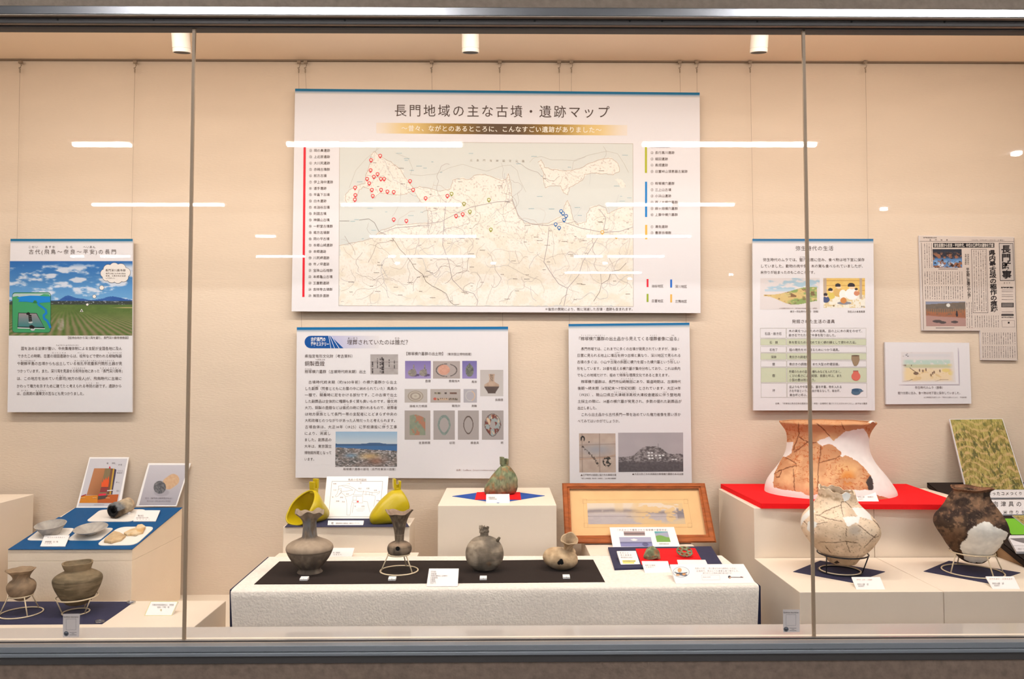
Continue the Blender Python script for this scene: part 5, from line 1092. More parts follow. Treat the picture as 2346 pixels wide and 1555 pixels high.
def draw_big(p):
    p.disc('emblem', 1560.5, 1310, 19, (120, 130, 150), 1, 30, 12.2); p.disc('emblem', 1560.5, 1310, 18.2, (240, 234, 228), 2, 30, 11.6)
    p.poly('emblem', [(1548, 1314), (1556, 1311), (1566, 1312), (1576, 1317), (1570, 1320), (1556, 1317)], (120, 120, 126), 3); p.disc('emblem', 1557, 1305.5, 4.6, (236, 176, 116), 4, 14, 5); p.disc('emblem', 1567, 1314.5, 4, (230, 160, 100), 4, 14, 3); p.disc('emblem', 1553, 1316.5, 4.5, (226, 170, 120), 4, 12, 2)
    p.line('emblem', [(1546, 1310), (1556, 1314), (1574, 1311)], 1.2, (70, 70, 80), 5)
    p.text('caption_text', '馬具って何？　馬に乗るための道具のことだよ。', 1592, 1690, 1301.5, 4.6, (190, 176, 172)); p.text('caption_text', '古墳時代、馬はとても貴重な乗り物でした。', 1595, 1696, 1307.5, 4.6, (190, 176, 172)); p.text('caption_text', '飾りのついた馬具は権力者の証です。', 1610, 1680, 1312.5, 4.2, (190, 176, 172))
    p.line('caption_text', [(1607, 1317), (1648, 1317), (1650, 1328), (1609, 1328)], .5, (214, 204, 200), 1, True); p.text('caption_text', '馬具の名称', 1610, 1628, 1321.5, 3.4, (190, 176, 172))
    p.disc('caption_text', 1671, 1321, 3.2, (60, 56, 70), 3, 12, 2.8); p.disc('caption_text', 1672.5, 1322.5, 1.8, (230, 170, 120), 4, 10); p.line('caption_text', [(1674, 1321.5), (1702, 1322)], 1.0, (120, 92, 90), 3); p.line('caption_text', [(1697, 1320.5), (1702, 1322)], 1.6, (150, 100, 90), 3)
card('information_card', 'wide white card with a round emblem at the front right of the table', [(1535, 1292.6), (1703.5, 1291.6), (1730, 1335), (1548.6, 1337)], Z_T+.0012, 1.95, th=.006, draw=draw_big, cat='information card')
# bronze pieces on the red cloth
def brz(V, F, name, parent, px_, seed=0, smooth=True, dark=None, m='bronze'):
    V = np.array(V); a = fbm(V[:, 0]*120+seed, V[:, 2]*120 + V[:, 1]*90, 5); b = fbm(V[:, 0]*60+seed+9, V[:, 2]*60+V[:, 1]*50, 4)
    c = mixc((104, 116, 84), (150, 158, 122), ss(.3, .7, a)); c = mixc(c, (150, 112, 74), ss(.5, .66, b)*.9); c = mixc(c, (66, 66, 54), ss(.62, .72, a)*.6)
    if dark is not None: c = np.where(dark(V)[:, None], np.array((24., 20, 16)), c)
    return mk(name, V, F, m, parent, smooth=smooth, cols=lin(c))
dd = foot(1494, 1279, ZN2); cN = onZ(1494, 1279, ZN2); R = 17.5*dd/FPX*cosphi(1494)
nu, nv = 48, 22; V = []; F = []
for j in range(nv+1):
    for i in range(nu):
        th = 2*math.pi*i/nu; ph = j/nv*math.radians(97)
        k = 1 + .10*(float(fbm(np.array(math.cos(th)*2+5), np.array(math.sin(th)*2+ph*2))) - .5)*2 + (.05*math.sin(th*7)*(ph/1.7)**3)
        z = max(0.0, R*1.32*math.cos(ph)*k + .0035 + (.004*max(0, math.sin(th*3+.5)) if j > nv-3 else 0))
        V.append((cN.x + R*k*math.sin(ph)*math.sin(th), cN.y - R*.9*k*math.sin(ph)*math.cos(th), ZN2 + z))
F = [(j*nu+i, j*nu+(i+1) % nu, (j+1)*nu+(i+1) % nu, (j+1)*nu+i) for j in range(nv) for i in range(nu)]
o = brz(V, F, 'bronze_dome', None, 0, 3); tag(o, 'small green bronze dome fitting on the red cloth, left of the pierced one', 'bronze fitting')
o.modifiers.new('wall', 'SOLIDIFY').thickness = 0.0015
cN = onZ(1568.5, 1271.5, ZN2 + .004); R = 19.0*cN.y/FPX*cosphi(1568); B = MB()
tl_ = math.radians(10)
def ringpts(cx, cy, r, n=28): return [Vector((cN.x + cx + r*math.sin(2*math.pi*k/n), cN.y + (cy - r*math.cos(2*math.pi*k/n)), cN.z + .004*0 + .40*(cy - r*math.cos(2*math.pi*k/n)) + .40*R + .001)) for k in range(n)]
B.tube(ringpts(0, 0, R*.40), R*.16, 8, True)
for k in range(7):
    a = 2*math.pi*k/7 + .2; B.tube(ringpts(R*.68*math.sin(a), -R*.68*math.cos(a), R*.25, 18), R*.095, 7, True)
arc = [q for i, q in enumerate(ringpts(0, 0, R*.92, 40)) if not 6 <= i <= 10]; B.tube(arc, R*.10, 8)
o = brz(B.V, B.F, 'bronze_openwork', None, 0, 6); tag(o, 'round pierced green bronze fitting on the red cloth', 'bronze fitting')

# ------------------------------------------------------------------ stirrups
def stirrup(name, label, P, yaw, L, W, H, m, apex=-.05, lipz=.0, mouth=-.5, group=None, colfn=None, lug=1.0, bow=.09, nar=.30):
    """hooded slipper stirrup: flat sole, mouth at -a, closed toe at +a (direction yaw), lug with a slot on top"""
    t = thing(name, label, 'stirrup', tuple(P), group)
    a = Vector((math.cos(yaw), math.sin(yaw), 0)); b = Vector((-a.y, a.x, 0)); Z = Vector((0, 0, 1))
    K, N = 26, 40; V = []; F = []
    Tc = catmull([(apex*L, H), ((apex*.6+.09)*L, H*.97), ((apex*.3+.18)*L, H*.84), (.27*L, H*.66), (.38*L, H*.48), (.46*L, H*.33), (.5*L, H*.2), (.485*L, H*.08)], K+1)
    ws = catmull([(.88, 0), (.97, 0), (1.0, 0), (.97, 0), (.88, 0), (.74, 0), (.55, 0), (.30, 0)], K+1)[:, 0]
    for k in range(K+1):
        s = k/K; Ba = mouth*L + (.44-mouth)*L*(s**1.1)
        Bp = a*Ba + Z*(.0005 + lipz*max(0, .12-s)/.12); Tp = a*Tc[k][0] + Z*Tc[k][1]; c = (Bp+Tp)/2; h = (Tp-Bp)/2; w = W/2*ws[k]
        for i in range(N):
            f = 2*math.pi*i/N; cf, sf = math.cos(f), math.sin(f)
            up = cf if cf > 0 else -(abs(cf)**.45); sd = math.copysign(abs(sf)**.8, sf)
            wt = 1 - nar*max(0, cf)**3*(1-.6*s)
            q = c + h*up; q = q - a*(bow*L*(1-s)**2*math.sin(math.pi*min(1, max(0, q.z/H))))
            V.append(Vector(P) + q + b*(w*sd*wt))
    F = [(k*N+i, k*N+(i+1) % N, (k+1)*N+(i+1) % N, (k+1)*N+i) for k in range(K) for i in range(N)]; F.append(tuple(K*N+i for i in range(N)))
    if colfn: o = colfn(V, F, 'hood', t)
    else: o = mk('hood', V, F, m, t, smooth=True)
    sm = o.modifiers.new('wall', 'SOLIDIFY'); sm.thickness = .003; sm.offset = -1
    rimp = [V[i] for i in range(N)]
    B = MB(); B.tube(rimp, .0026, 8, True); (colfn(B.V, B.F, 'mouth_rim', t) if colfn else B.mk('mouth_rim', m, t, smooth=True))
    A = Vector(P) + a*(apex*L + .009) + Z*(H - .003); B = MB(); u = lug
    def bar(o0, o1, wa, wb):
        p, q = A + a*o0[0] + b*o0[1] + Z*o0[2], A + a*o1[0] + b*o1[1] + Z*o1[2]; s_ = [p - a*wa - b*wb, p + a*wa - b*wb, p + a*wa + b*wb, p - a*wa + b*wb]; B.prism(s_, q-p)
    bar((0, 0, -.005), (0, 0, .010*u), .0095, .009); bar((-.0065, 0, .008*u), (-.0075, 0, .030*u), .0035, .0095); bar((.0075, 0, .008*u), (.0085, 0, .037*u), .004, .0095); bar((0, 0, .009*u), (.0, 0, .020*u), .005, .004)
    (colfn(B.V, B.F, 'strap_lug', t, smooth=False) if colfn else bevel(B.mk('strap_lug', m, t), .0012)); return t
ZNP = Z_NAVP + .0012
flat_on('navy_cloth', 'navy cloth on the pedestal under the two yellow stirrups', 'cloth', [(672, 1187.5), (925, 1187), (938, 1206), (652, 1206.5)], Z_NAVP, .0012, 'navy')
P1 = onZ(711, 1193.5, ZNP); P2 = onZ(891, 1196, ZNP)
stirrup('stirrup', 'olive yellow replica stirrup with its open mouth showing, left of the horse diagram', P1, math.radians(60), .118, .094, .090, 'yellow', apex=.04, mouth=-.55, group='yellow replica stirrups')
stirrup('stirrup', 'olive yellow replica stirrup seen from its closed toe, right of the horse diagram', P2, math.radians(180+22), .110, .070, .094, 'yellow', apex=-.30, mouth=-.40, bow=.13, nar=.2, group='yellow replica stirrups')
P3 = onZ(1146, 1131.5, Z_PED + .0028)
stirrup('stirrup', 'green patinated bronze stirrup alone on the middle pedestal', P3, math.radians(180+24), .098, .066, .088, 'bronze', apex=-.24, mouth=-.40, lug=.85, bow=.14, nar=.12,
        colfn=lambda V, F, nm, t, smooth=True: brz([tuple(v) for v in V], F, nm, t, 0, 1, smooth))
flat_on('blue_cloth', 'blue diamond shaped cloth on the middle pedestal', 'cloth', [(1036, 1136), (1142, 1121.5), (1248, 1135), (1141, 1151.5)], Z_PED, .0012, 'bluecloth')
flat_on('red_cloth', 'small red cloth on the blue diamond cloth under the bronze stirrup', 'cloth', [(1092.5, 1127), (1191.5, 1127), (1194, 1143.5), (1088, 1143.5)], Z_PED+.0012, .0012, 'red')
card('label_card', 'white label card leaning below the green bronze stirrup', [(1114, 1131.5), (1167, 1131.2), (1168, 1152), (1113.5, 1152)], Z_PED, 2.275, draw=lab([('銅製壺鐙', 1119, 1134, 1139.5, 3.8), ('古墳時代終末期', 1120, 1138, 1143, 3)]))
def draw_horse(p):
    g = (176, 166, 160)
    def ln(*a, c=g, w=.7): p.line('diagram', [(740+x/11.96, 1085+y/11.96) for x, y in a], w, c, 1)
    p.text('caption_text', '馬具の名称図説', 797, 840, 1098.5, 6, (170, 158, 150))
    ln((245, 208), (1635, 208), (1550, 1180), (148, 1180), (245, 208), w=1.0)
    ln((420, 340), (520, 320), (640, 315), (740, 345), (830, 390), (890, 430), (960, 480), (1090, 490), (1200, 490), (1350, 515), (1480, 510), (1560, 480)); ln((420, 340), (430, 420), (380, 560), (340, 600), (350, 630), (410, 610), (500, 510), (600, 600), (640, 720), (655, 880), (650, 1130), (740, 1130), (760, 950), (800, 740)); ln((500, 320), (620, 370), (720, 390), (820, 450), (540, 485), (480, 470))
    ln((830, 580), (1090, 580), (1110, 460)); ln((890, 430), (830, 580)); ln((620, 620), (740, 600), (830, 550)); ln((820, 620), (1090, 610), (1085, 800), (815, 800), (820, 620)); ln((920, 620), (915, 800)); ln((820, 720), (915, 720)); ln((1100, 755), (1215, 765), (1250, 920), (1290, 1060)); ln((1430, 600), (1425, 700), (1390, 900)); ln((840, 820), (800, 1070))
    for x in (1180, 1280, 1350): ln((x, 500), (x-8, 590))
    ln((1120, 560), (1290, 570), (1420, 600)); ln((1480, 560), (1550, 520), (1560, 480)); ln((400, 430), (500, 400), (500, 500), (440, 560)); ln((470, 440), (500, 490))
    for s, x, y in (('面繋', 320, 270), ('たてがみ', 690, 270), ('鞍', 1030, 250), ('障泥', 1005, 405), ('尻繋', 1225, 400), ('杏葉', 1430, 455), ('手綱', 665, 555), ('轡', 260, 635), ('鏡板', 505, 645), ('胸繋', 400, 750), ('馬鈴', 555, 765), ('鐙', 880, 890), ('泥障', 1090, 890), ('雲珠', 1500, 735), ('引手', 320, 445)):
        p.text('caption_text', s, 740+(x-40)/11.96, 740+(x+50)/11.96, 1085+y/11.96, 3.6, (160, 150, 146))
    for x, y, w in ((950, 945, 200), (900, 985, 240), (930, 1020, 170)): ln((x, y), (x+w, y), w=.5)
    p.disc('diagram', 740+953/11.96, 1085+760/11.96, 2.2, (236, 76, 72), 3, 14)
card('diagram_card', 'white card with a line drawing of a harnessed horse between the yellow stirrups', [(748.8, 1091), (890, 1091), (882, 1187.5), (739.5, 1187.5)], ZNP, 2.445, draw=draw_horse, cat='diagram')
card('label_card', 'long low white label strip on the navy cloth between the yellow stirrups', [(751.5, 1192), (833.5, 1192), (831.5, 1202.5), (750.5, 1202.5)], ZNP, 2.253, th=.006, draw=lab([('鐙', 758, 765, 1198, 5.5), ('銅製壺鐙の複製品（復元レプリカ）', 769, 826, 1198.3, 3.8)]))

# ------------------------------------------------------------------ left sloping box
def draped(name, label, quad, h=.0018): return slope_sheet(name, label, 'mount sheet', quad, .002, 'acryl', None, .16, h)
draped('mount_sheet', 'white mount sheet under the clay bellows pipe', [(230, 1167), (336, 1166), (303, 1194), (196, 1194)])
draped('mount_sheet', 'white mount sheet under the deep grey bowl', [(96, 1209), (172, 1209), (146, 1237), (59, 1237)])
draped('mount_sheet', 'white mount sheet under the shallow grey dish', [(187, 1209), (262, 1208.5), (228, 1237), (152, 1237)])
slope_sheet('mount_sheet', 'white mount sheet with big round corners under two tan sherds', 'mount sheet', [(272, 1206.5), (357, 1205.5), (310, 1248), (218, 1249)], .002, 'acryl', None, .22, .0018)
tilt = math.atan2(-SLN[1], SLN[2])
def sloped_vessel(name, label, prof, base, colfn, **k):
    b = on_slope(base[0], base[1], .005); d = b.y; Rx = np.array(Matrix.Rotation(tilt, 3, 'X')); bv = np.array(b)
    t = thing(name, label, 'bowl', tuple(b)); lathe(t, 'body', prof, d, colfn, post=lambda V: (V-bv) @ Rx.T + bv, **k); return t
gb = grey((172, 165, 158), (196, 188, 178))
sloped_vessel('bowl', 'deep plain grey bowl at the left of the blue cloth', [(1199.5, 80.5, 155.5), (1203, 83, 152.5), (1209, 88, 147), (1216, 93, 142), (1221.5, 97.5, 138), (1222.5, 100, 136)], (118, 1222), gb, wall=.003, inside=.9)
sloped_vessel('dish', 'shallow grey dish beside the deep bowl on the blue cloth', [(1208, 169, 249.5), (1212, 175, 243), (1216, 184, 234), (1219.5, 193, 224), (1221, 196, 221), (1223.5, 195, 222)], (209, 1223), gb, wall=.0026, inside=.8)
# clay pipe
A0 = on_slope(259, 1188, .0042); B0 = on_slope(298, 1170, .0042); R0 = .0245; nn = Vector(SLN); A0 = A0 + nn*R0; B0 = B0 + nn*(R0*.95)
t = thing('bellows_pipe', 'clay bellows pipe with a dark burnt end on a white mount sheet', 'clay pipe', tuple((A0+B0)/2 - nn*R0))
ax = (B0-A0).normalized(); e1 = ax.cross(nn).normalized(); e2 = e1.cross(ax); V = []; F = []; C = []
Lp = (B0-A0).length; N = 64
seq = [(.10, .30), (.0, .44), (-.01, .72), (.02, .92)] + [(s, 1 + .03*math.sin(s*9)) for s in np.linspace(.06, .97, 26)] + [(1.0, .9), (1.0, .5), (.9, .45)]
for j, (s, rr) in enumerate(seq):
    for i in range(N):
        f = 2*math.pi*i/N; nz = float(fbm(np.array(math.cos(f)*3+s*6), np.array(math.sin(f)*3+s*5+7), 4)) - .5
        r = R0*rr*(1 - .08*s)*(1 + nz*(.30 if s < .25 else .10)); p_ = A0 + ax*(Lp*s + (nz*.008 if s < .1 else 0)) + e1*(r*math.cos(f)) + e2*(r*math.sin(f)); V.append(p_)
        k = ss(.55, .2, np.array(s + nz*.5)); c = mixc((196, 172, 140), (168, 156, 136), np.array(nz+.5)); c = mixc(c, (112, 116, 120), k*.9*(math.sin(f) > .1)); c = mixc(c, (88, 70, 50), k*(math.sin(f) <= .1)); c = mixc(c, (206, 160, 120), ss(.8, 1, np.array(s))*.5)
        if rr < .8 and s < .2: c = np.array((12., 11, 10))
        C.append(c)
F = [(j*N+i, j*N+(i+1) % N, (j+1)*N+(i+1) % N, (j+1)*N+i) for j in range(len(seq)-1) for i in range(N)] + [tuple(range(N))]
mk('pipe', V, F, 'bronze', t, smooth=True, cols=lin(np.array(C)))
q = on_slope(292, 1176, .0042); tag(MB().tube([q + e1*.008, q - e1*.008], .006, 12).mk('support_rest', 'board'), 'small white rest under the back of the clay pipe', 'support')
for nm, pts, lab_, cc in (('sherd', [(260, 1214.5), (274, 1218), (288, 1223.5), (283, 1229), (277, 1234), (262, 1237.5), (254, 1240.5), (246, 1238), (238, 1237.5), (240, 1233)], 'flat tan sherd nearer the front of its white mount sheet', ((190, 160, 122), (204, 178, 140))),
                          ('sherd', [(283.5, 1218.7), (298, 1212), (309, 1207), (316, 1201), (326, 1199), (334, 1203.5), (331, 1209), (327, 1217), (318, 1219), (311, 1222.7), (298, 1221.5), (290, 1222.5)], 'orange tan sherd with a pale edge at the back of its white mount sheet', ((196, 156, 104), (226, 208, 176)))):
    P = [on_slope(x, y, .012) for x, y in pts]; cen = sum(P, Vector())/len(P); V = []
    for lvl, (sc_, h) in enumerate(((.98, -.0075), (1.0, -.006), (1.0, -.002), (.93, -.0002), (.5, .0012))): V += [cen + (p_-cen)*sc_ + nn*(h + .0015*math.sin(i*2.3)) for i, p_ in enumerate(P)]
    n_ = len(P); V += [cen + nn*.0016]; F = [(l*n_+i, l*n_+(i+1) % n_, (l+1)*n_+(i+1) % n_, (l+1)*n_+i) for l in range(4) for i in range(n_)] + [(4*n_+i, 4*n_+(i+1) % n_, 5*n_) for i in range(n_)] + [tuple(range(n_-1, -1, -1))]
    V = np.array([tuple(v) for v in V]); k = fbm(V[:, 0]*110, V[:, 1]*110); tag(mk(nm, V, F, 'pot', None, smooth=False, cols=lin(mixc(cc[0], cc[1], ss(.3, .7, k)))), lab_, 'sherd', 'tan sherds')
card('label_card', 'white label card in front of the deep grey bowl', [(102, 1226), (159.6, 1226), (149, 1251), (92, 1251)], on=on_slope, lift=.0042, dT=onP(102, 1226, SL0+SLN*.012, SLN)[1], draw=lab([('長門深川廃寺跡出土', 108, 150, 1230.5, 3), ('緑釉陶器　皿・碗', 103, 133, 1240.5, 4.2), ('平安時代', 101, 120, 1245, 3)]))
card('label_card', 'white label card right of the clay bellows pipe', [(314, 1168.5), (367, 1168.5), (356.5, 1193.6), (305, 1193.6)], on=on_slope, lift=.0042, dT=onP(314, 1168.5, SL0+SLN*.010, SLN)[1], draw=lab([('鞴の羽口', 316, 329, 1181, 4.6), ('古代の製鉄に使われた道具', 312, 340, 1185.5, 3), ('長門市出土', 311, 345, 1189, 2.6)]))
def draw_kiln(p):
    T = lambda *a: [(60+x/6.174, 1030+y/6.174) for x, y in a]
    p.poly('picture', T((905, 125), (1432, 125), (1295, 800), (738, 800)), (216, 206, 206), 1)
    p.poly('picture', T((780, 650), (1308, 630), (1283, 752), (750, 752)), (226, 138, 44), 2); p.poly('picture', T((1010, 640), (1308, 630), (1283, 752), (1010, 752)), (196, 96, 44), 3); p.poly('picture', T((780, 650), (850, 625), (850, 640), (775, 665)), (170, 50, 60), 3)
    p.pic('picture', T((962, 262), (1120, 262), (1040, 640), (855, 640)), lambda u, v, x, y: mixc((206, 128, 78), (166, 96, 52), u*v+.2), 8, 10, 3)
    p.poly('picture', T((1118, 262), (1200, 264), (1150, 640), (1030, 640)), (140, 118, 84), 3); p.poly('picture', T((1198, 264), (1235, 266), (1185, 630), (1140, 630)), (128, 84, 62), 3); p.poly('picture', T((1228, 266), (1252, 268), (1205, 630), (1175, 630)), (206, 158, 60), 3); p.poly('picture', T((1250, 268), (1276, 280), (1216, 630), (1200, 630)), (78, 64, 84), 3)
    p.poly('picture', T((1062, 525), (1070, 440), (1082, 470), (1098, 400), (1112, 440), (1130, 385), (1142, 430), (1168, 370), (1172, 450), (1160, 525)), (240, 92, 44), 5); p.poly('picture', T((1060, 530), (1158, 530), (1138, 600), (1040, 600)), (150, 62, 60), 4); p.poly('picture', T((1030, 622), (1132, 618), (1128, 645), (1022, 652)), (230, 50, 70), 4); p.poly('picture', T((1018, 655), (1160, 640), (1120, 690), (1012, 705)), (90, 76, 66), 5)
    p.poly('picture', T((1168, 262), (1182, 228), (1196, 262)), (226, 40, 60), 5); p.poly('picture', T((1145, 572), (1225, 566), (1225, 578), (1145, 586)), (236, 226, 220), 6)
    for s, x, y, w in (('煙', 1150, 190, 40), ('排気', 1235, 190, 50), ('炉壁', 1330, 212, 60), ('たたら', 1330, 297, 80), ('製鉄炉', 1322, 327, 80), ('炉心', 1295, 460, 60), ('羽口', 1295, 580, 40)): p.text('caption_text', s, 60+(x-w/2)/6.174, 60+(x+w/2)/6.174, 1030+y/6.174, 4, (130, 116, 116))
    for x in (800, 965, 1150): p.line('picture', T((x-25, 680), (x+30, 680)), 1.2, (240, 190, 130), 6)
    p.line('picture', T((960, 778), (1100, 778)), .8, (150, 140, 140), 2)
card('diagram_card', 'white framed card with an orange drawing of a furnace, leaning on the wall', [(205, 1047), (295, 1047), (275, 1162.5), (174.5, 1163)], on=on_slope, lift=.0018, dT=2.588, draw=draw_kiln, cat='diagram', th=.004)
def draw_pipe(p):
    T = lambda *a: [(60+x/6.174, 1030+y/6.174) for x, y in a]
    def f(u, v, x, y):
        c = mixc((208, 196, 198), (186, 172, 174), v); n = fbm(x*.3, y*.3); k = dline([(386, 1107), (397, 1099)], x, y); c = mixc(c, mixc((214, 158, 112), (232, 186, 140), n), ss(15, 12.5, k)); e = np.hypot((x-366)/14, (y-1116)/14.5)
        return mixc(mixc(c, (160, 148, 150), ss(1.3, .9, np.hypot((x-370)/16, (y-1128)/8))*.5*(e > 1)), mixc((80, 78, 80), (128, 120, 118), ss(.3, .7, fbm(x*.4, y*.4))), ss(1.06, .96, e))
    p.pic('picture', T((1745, 215), (2300, 215), (2115, 785), (1595, 785)), f, 80, 84)
    p.text('caption_text', '羽口（長門深川廃寺周辺出土）', 332, 397, 1141, 4.4, (140, 126, 126)); p.text('caption_text', '鞴から炉へ風を送る管の先端部', 336, 391, 1147.5, 3.2, (140, 126, 126))
card('picture_card', 'white framed card with a photo of the clay pipe, cut by the left glass joint', [(340, 1060.5), (437, 1061), (404, 1159.5), (311.5, 1160)], on=on_slope, lift=.0018, dT=2.588, draw=draw_pipe, cat='picture', th=.004)
# ------------------------------------------------------------------ low left box
ZC_ = Z_LL + .0012
d1, st = wire_stand('cream wire stand under the small grey pot at the left edge', (49, 1403.5), 50, (48, 1363), 28, ZC_, (-62, 48, 160))
gs = grey((122, 103, 84), (160, 135, 108), sc_=.07)
def cs(px, py, th, yo, inn, front):
    c = gs(px, py, th, yo, inn, front); return mixc(c, (176, 150, 120), ((yo < 1310) | inn)*.6)
vessel('flared_pot', 'small grey pot with a wide chipped mouth at the left edge, on a wire stand', [(1304, 12, 83), (1307, 16, 79.5), (1314, 24, 73), (1321, 28.5, 69), (1326, 28, 70), (1331, 20.5, 77.5), (1338, 15.5, 82.5), (1346, 15, 83), (1354, 17.5, 81), (1362, 23, 76), (1369, 31, 69), (1374, 40, 60), (1375, 46, 56)], d1, cs, rim=lambda th: .0008*np.sin(th*4)+.0005*np.sin(th*9), inside=.95)
d2, st = wire_stand('cream wire stand under the wide grey pot behind the glass sticker', (174, 1401.5), 31, (176, 1366), 48.5, ZC_, (-70, 68, 172))
def cw(px, py, th, yo, inn, front):
    n = fbm(th*1.5, yo*.22, 4); c = mixc((98, 86, 66), (130, 114, 90), ss(.3, .7, n)); c = mixc(c, (150, 130, 102), ss(1322, 1306, yo)*.7); c = mixc(c, (120, 100, 66), ss(1350, 1385, yo)*.5); return mixc(c, (84, 72, 56), (np.abs(yo-1325) < .8)*.5)  # neck and shoulder painted lighter, where light falls on them
vessel('shouldered_pot', 'wide grey pot with a sharp shoulder on the low left box', [(1288, 142, 213.5), (1292, 143, 212.5), (1299, 146, 210), (1305, 148, 209), (1309, 141, 216), (1314, 130, 226), (1320, 122.5, 233.5), (1326, 120.5, 235.5), (1335, 122, 234), (1346, 126.5, 229.5), (1358, 133, 223), (1370, 141, 215), (1379, 150, 206), (1383, 158, 198), (1384, 166, 190)], d2, cw, rim=lambda th: .0012*np.sin(th*3), inside=.95)
card('label_card', 'white label card with a yellow edge on the low left box', [(345.5, 1377), (408, 1377), (393.5, 1410), (331, 1410)], Z_LL, 2.09, th=.006, draw=lambda p: (p.line('edge_line', [(345.5, 1377.4), (407.6, 1377.4), (393.2, 1409.6), (331.4, 1409.6)], 1.3, (226, 210, 140), 1, True), lab([('日置長州堀田遺跡出土　須恵器', 349, 398, 1385, 4.6), ('提瓶・平瓶・甕', 360, 388, 1390.5, 4), ('壺', 366, 372, 1397, 5, (200, 176, 90))])(p)))
for x, y, who in ((300, 1379, 'back right corner'), (228, 1423, 'front corner')):
    c = onZ(x, y, ZC_ + .004); o = MB().tube([c + Vector((-.010, 0, 0)), c + Vector((-.004, -.003, .001)), c + Vector((.004, 0, 0)), c + Vector((.012, .003, 0))], [.003, .0055, .005, .002], 12).mk('cloth_weight', 'clear', smooth=True); tag(o, 'small clear plastic clip on the %s of the navy cloth' % who, 'clip', 'clear cloth clips')

# ------------------------------------------------------------------ right steps
ZRB = Z_UP + .0145
dJ = foot(1900, 1126.5, ZRB)
PL = [[(1795, 1012), (1818, 1012), (1812, 1040), (1801, 1046), (1790, 1045.5), (1787, 1056), (1775, 1080), (1771, 1110), (1773, 1117), (1800, 1122), (1836, 1127), (1853, 1136), (1880, 1131), (1930, 1122), (2002, 1122), (2000, 1150), (1740, 1150), (1730, 1060), (1770, 1040)],
      [(1871, 1012), (1880, 1006.5), (1899, 1000), (1910, 1009.5), (1924, 998), (1936, 988.5), (1962, 984), (1977, 981), (1985, 990), (1993, 1010), (1998, 1030), (2012, 1052), (2035, 1070), (2070, 1100), (2075, 1150), (1993, 1130), (2001, 1120), (2000, 1100), (1994, 1089), (1976, 1066), (1954, 1050), (1936.5, 1043), (1931, 1047), (1925, 1044), (1928, 1037), (1906, 1018), (1895, 1017), (1884, 1022)],
      [(1816, 1012), (1819, 1012), (1807, 1035), (1800, 1037)]]
CRK = [[(1830, 967), (1829, 982), (1831, 992), (1824, 1012), (1820, 1022), (1818, 1030)], [(1831, 1000), (1840, 1008), (1850, 1012), (1869, 1014)], [(1870, 969), (1884, 980), (1895, 992), (1901, 999)], [(1928, 968), (1934, 984)], [(1880, 1022), (1880, 1040), (1876, 1058), (1874, 1090), (1873, 1126)], [(1876, 1060), (1895, 1055), (1915, 1050), (1926, 1043)], [(1818, 1075), (1819, 1100), (1820, 1124)], [(1774, 1085), (1790, 1076), (1808, 1070), (1826, 1066)], [(1850, 1012), (1836, 1024), (1820, 1036)], [(1800, 1048), (1815, 1056), (1824, 1062)], [(1790, 1078), (1786, 1092), (1778, 1092)]]
def cj(px, py, th, yo, inn, front):
    n = fbm(px*.03, py*.03, 5); n2 = fbm(px*.11+5, py*.11, 4); c = mixc((196, 144, 104), (220, 174, 130), ss(.3, .7, n)); c = mixc(c, (176, 110, 70), ss(1000, 975, yo)*.45*ss(.3, .6, n)); c = mixc(c, (232, 188, 130), ss(40, 10, np.hypot(px-1940, (py-1075)*1.4))*.5)
    c = mixc(c, (178, 96, 52), (np.abs(n2-.5) < .035)*ss(.42, .52, fbm(px*.025+2, py*.025+8))*.75); c = mixc(c, (202, 116, 40), ss(25, 5, np.hypot(px-1942, py-1095))*ss(.45, .6, n2)*.7); c = mixc(c, (186, 108, 76), ss(1095, 1125, yo)*.4)
    c = mixc(c, (72, 62, 60), pip([(1993, 1089), (2000, 1098), (2002, 1124), (1991, 1125), (1984, 1103)], px, py)*1.0)
    wx, wy = px + 3*(fbm(px*.2, py*.2, 2)-.5), py + 3*(fbm(px*.2+7, py*.2, 2)-.5)
    for k in CRK: c = mixc(c, (112, 66, 44), ss(1.4, .6, dline(k, wx, wy))*.85)
    pl = np.zeros(len(px), bool)
    for q in PL[:2]: pl |= pip(q, wx, wy)
    pl |= ~front & (yo > 1010); pl |= (np.abs(th-.78) < .13) & (yo < 968.2)
    c = np.where((pl & ~(yo < 968) | ((np.abs(th-.78) < .13) & (yo < 968.2)))[:, None], np.array((238., 232, 228)), c)
    return np.where(inn[:, None], mixc(c, (206, 160, 120), .6), c)
print('JAR', dJ); vessel('terracotta_jar', 'large terracotta jar neck with white plaster repairs on the red board', [(965.5, 1780, 2011), (968, 1780, 2012), (972, 1783, 2008.5), (978, 1788, 2004), (986, 1794, 1999), (996, 1797.5, 1995), (1008, 1798.5, 1993), (1020, 1797.5, 1993.5), (1033, 1795, 1996), (1045, 1790, 2001), (1056, 1783.5, 2007.5), (1067, 1776, 2016), (1078, 1767, 2026), (1090, 1757, 2036), (1102, 1749.5, 2045), (1112, 1745.5, 2052), (1120, 1744, 2056.5), (1127, 1743.5, 2058.5)], dJ, cj,
       m='plaster', nc=420, rows=200, ysc=.80, wall=.007, inside=.5, cat='jar', rim=lambda th: .0005*np.sin(th*9) + .0075*np.exp(-((th-.78)/.13)**2))
card('label_card', 'white label card on the red board before the terracotta jar', [(1952, 1124.8), (2005, 1124.8), (2013.5, 1148.3), (1960, 1148.3)], ZRB, 2.26, draw=lab([('弥生土器　（壺棺か）', 1965, 2004, 1138, 4.4), ('弥生時代', 1967, 1978, 1143, 3)]))
flat_on('navy_cloth', 'navy diamond cloth under the black stand of the pale mended pot', 'cloth', [(1817, 1308.8), (1879, 1283.6), (2027.6, 1308.8), (1954.6, 1334)], Z_LOW, .0012, 'navy')
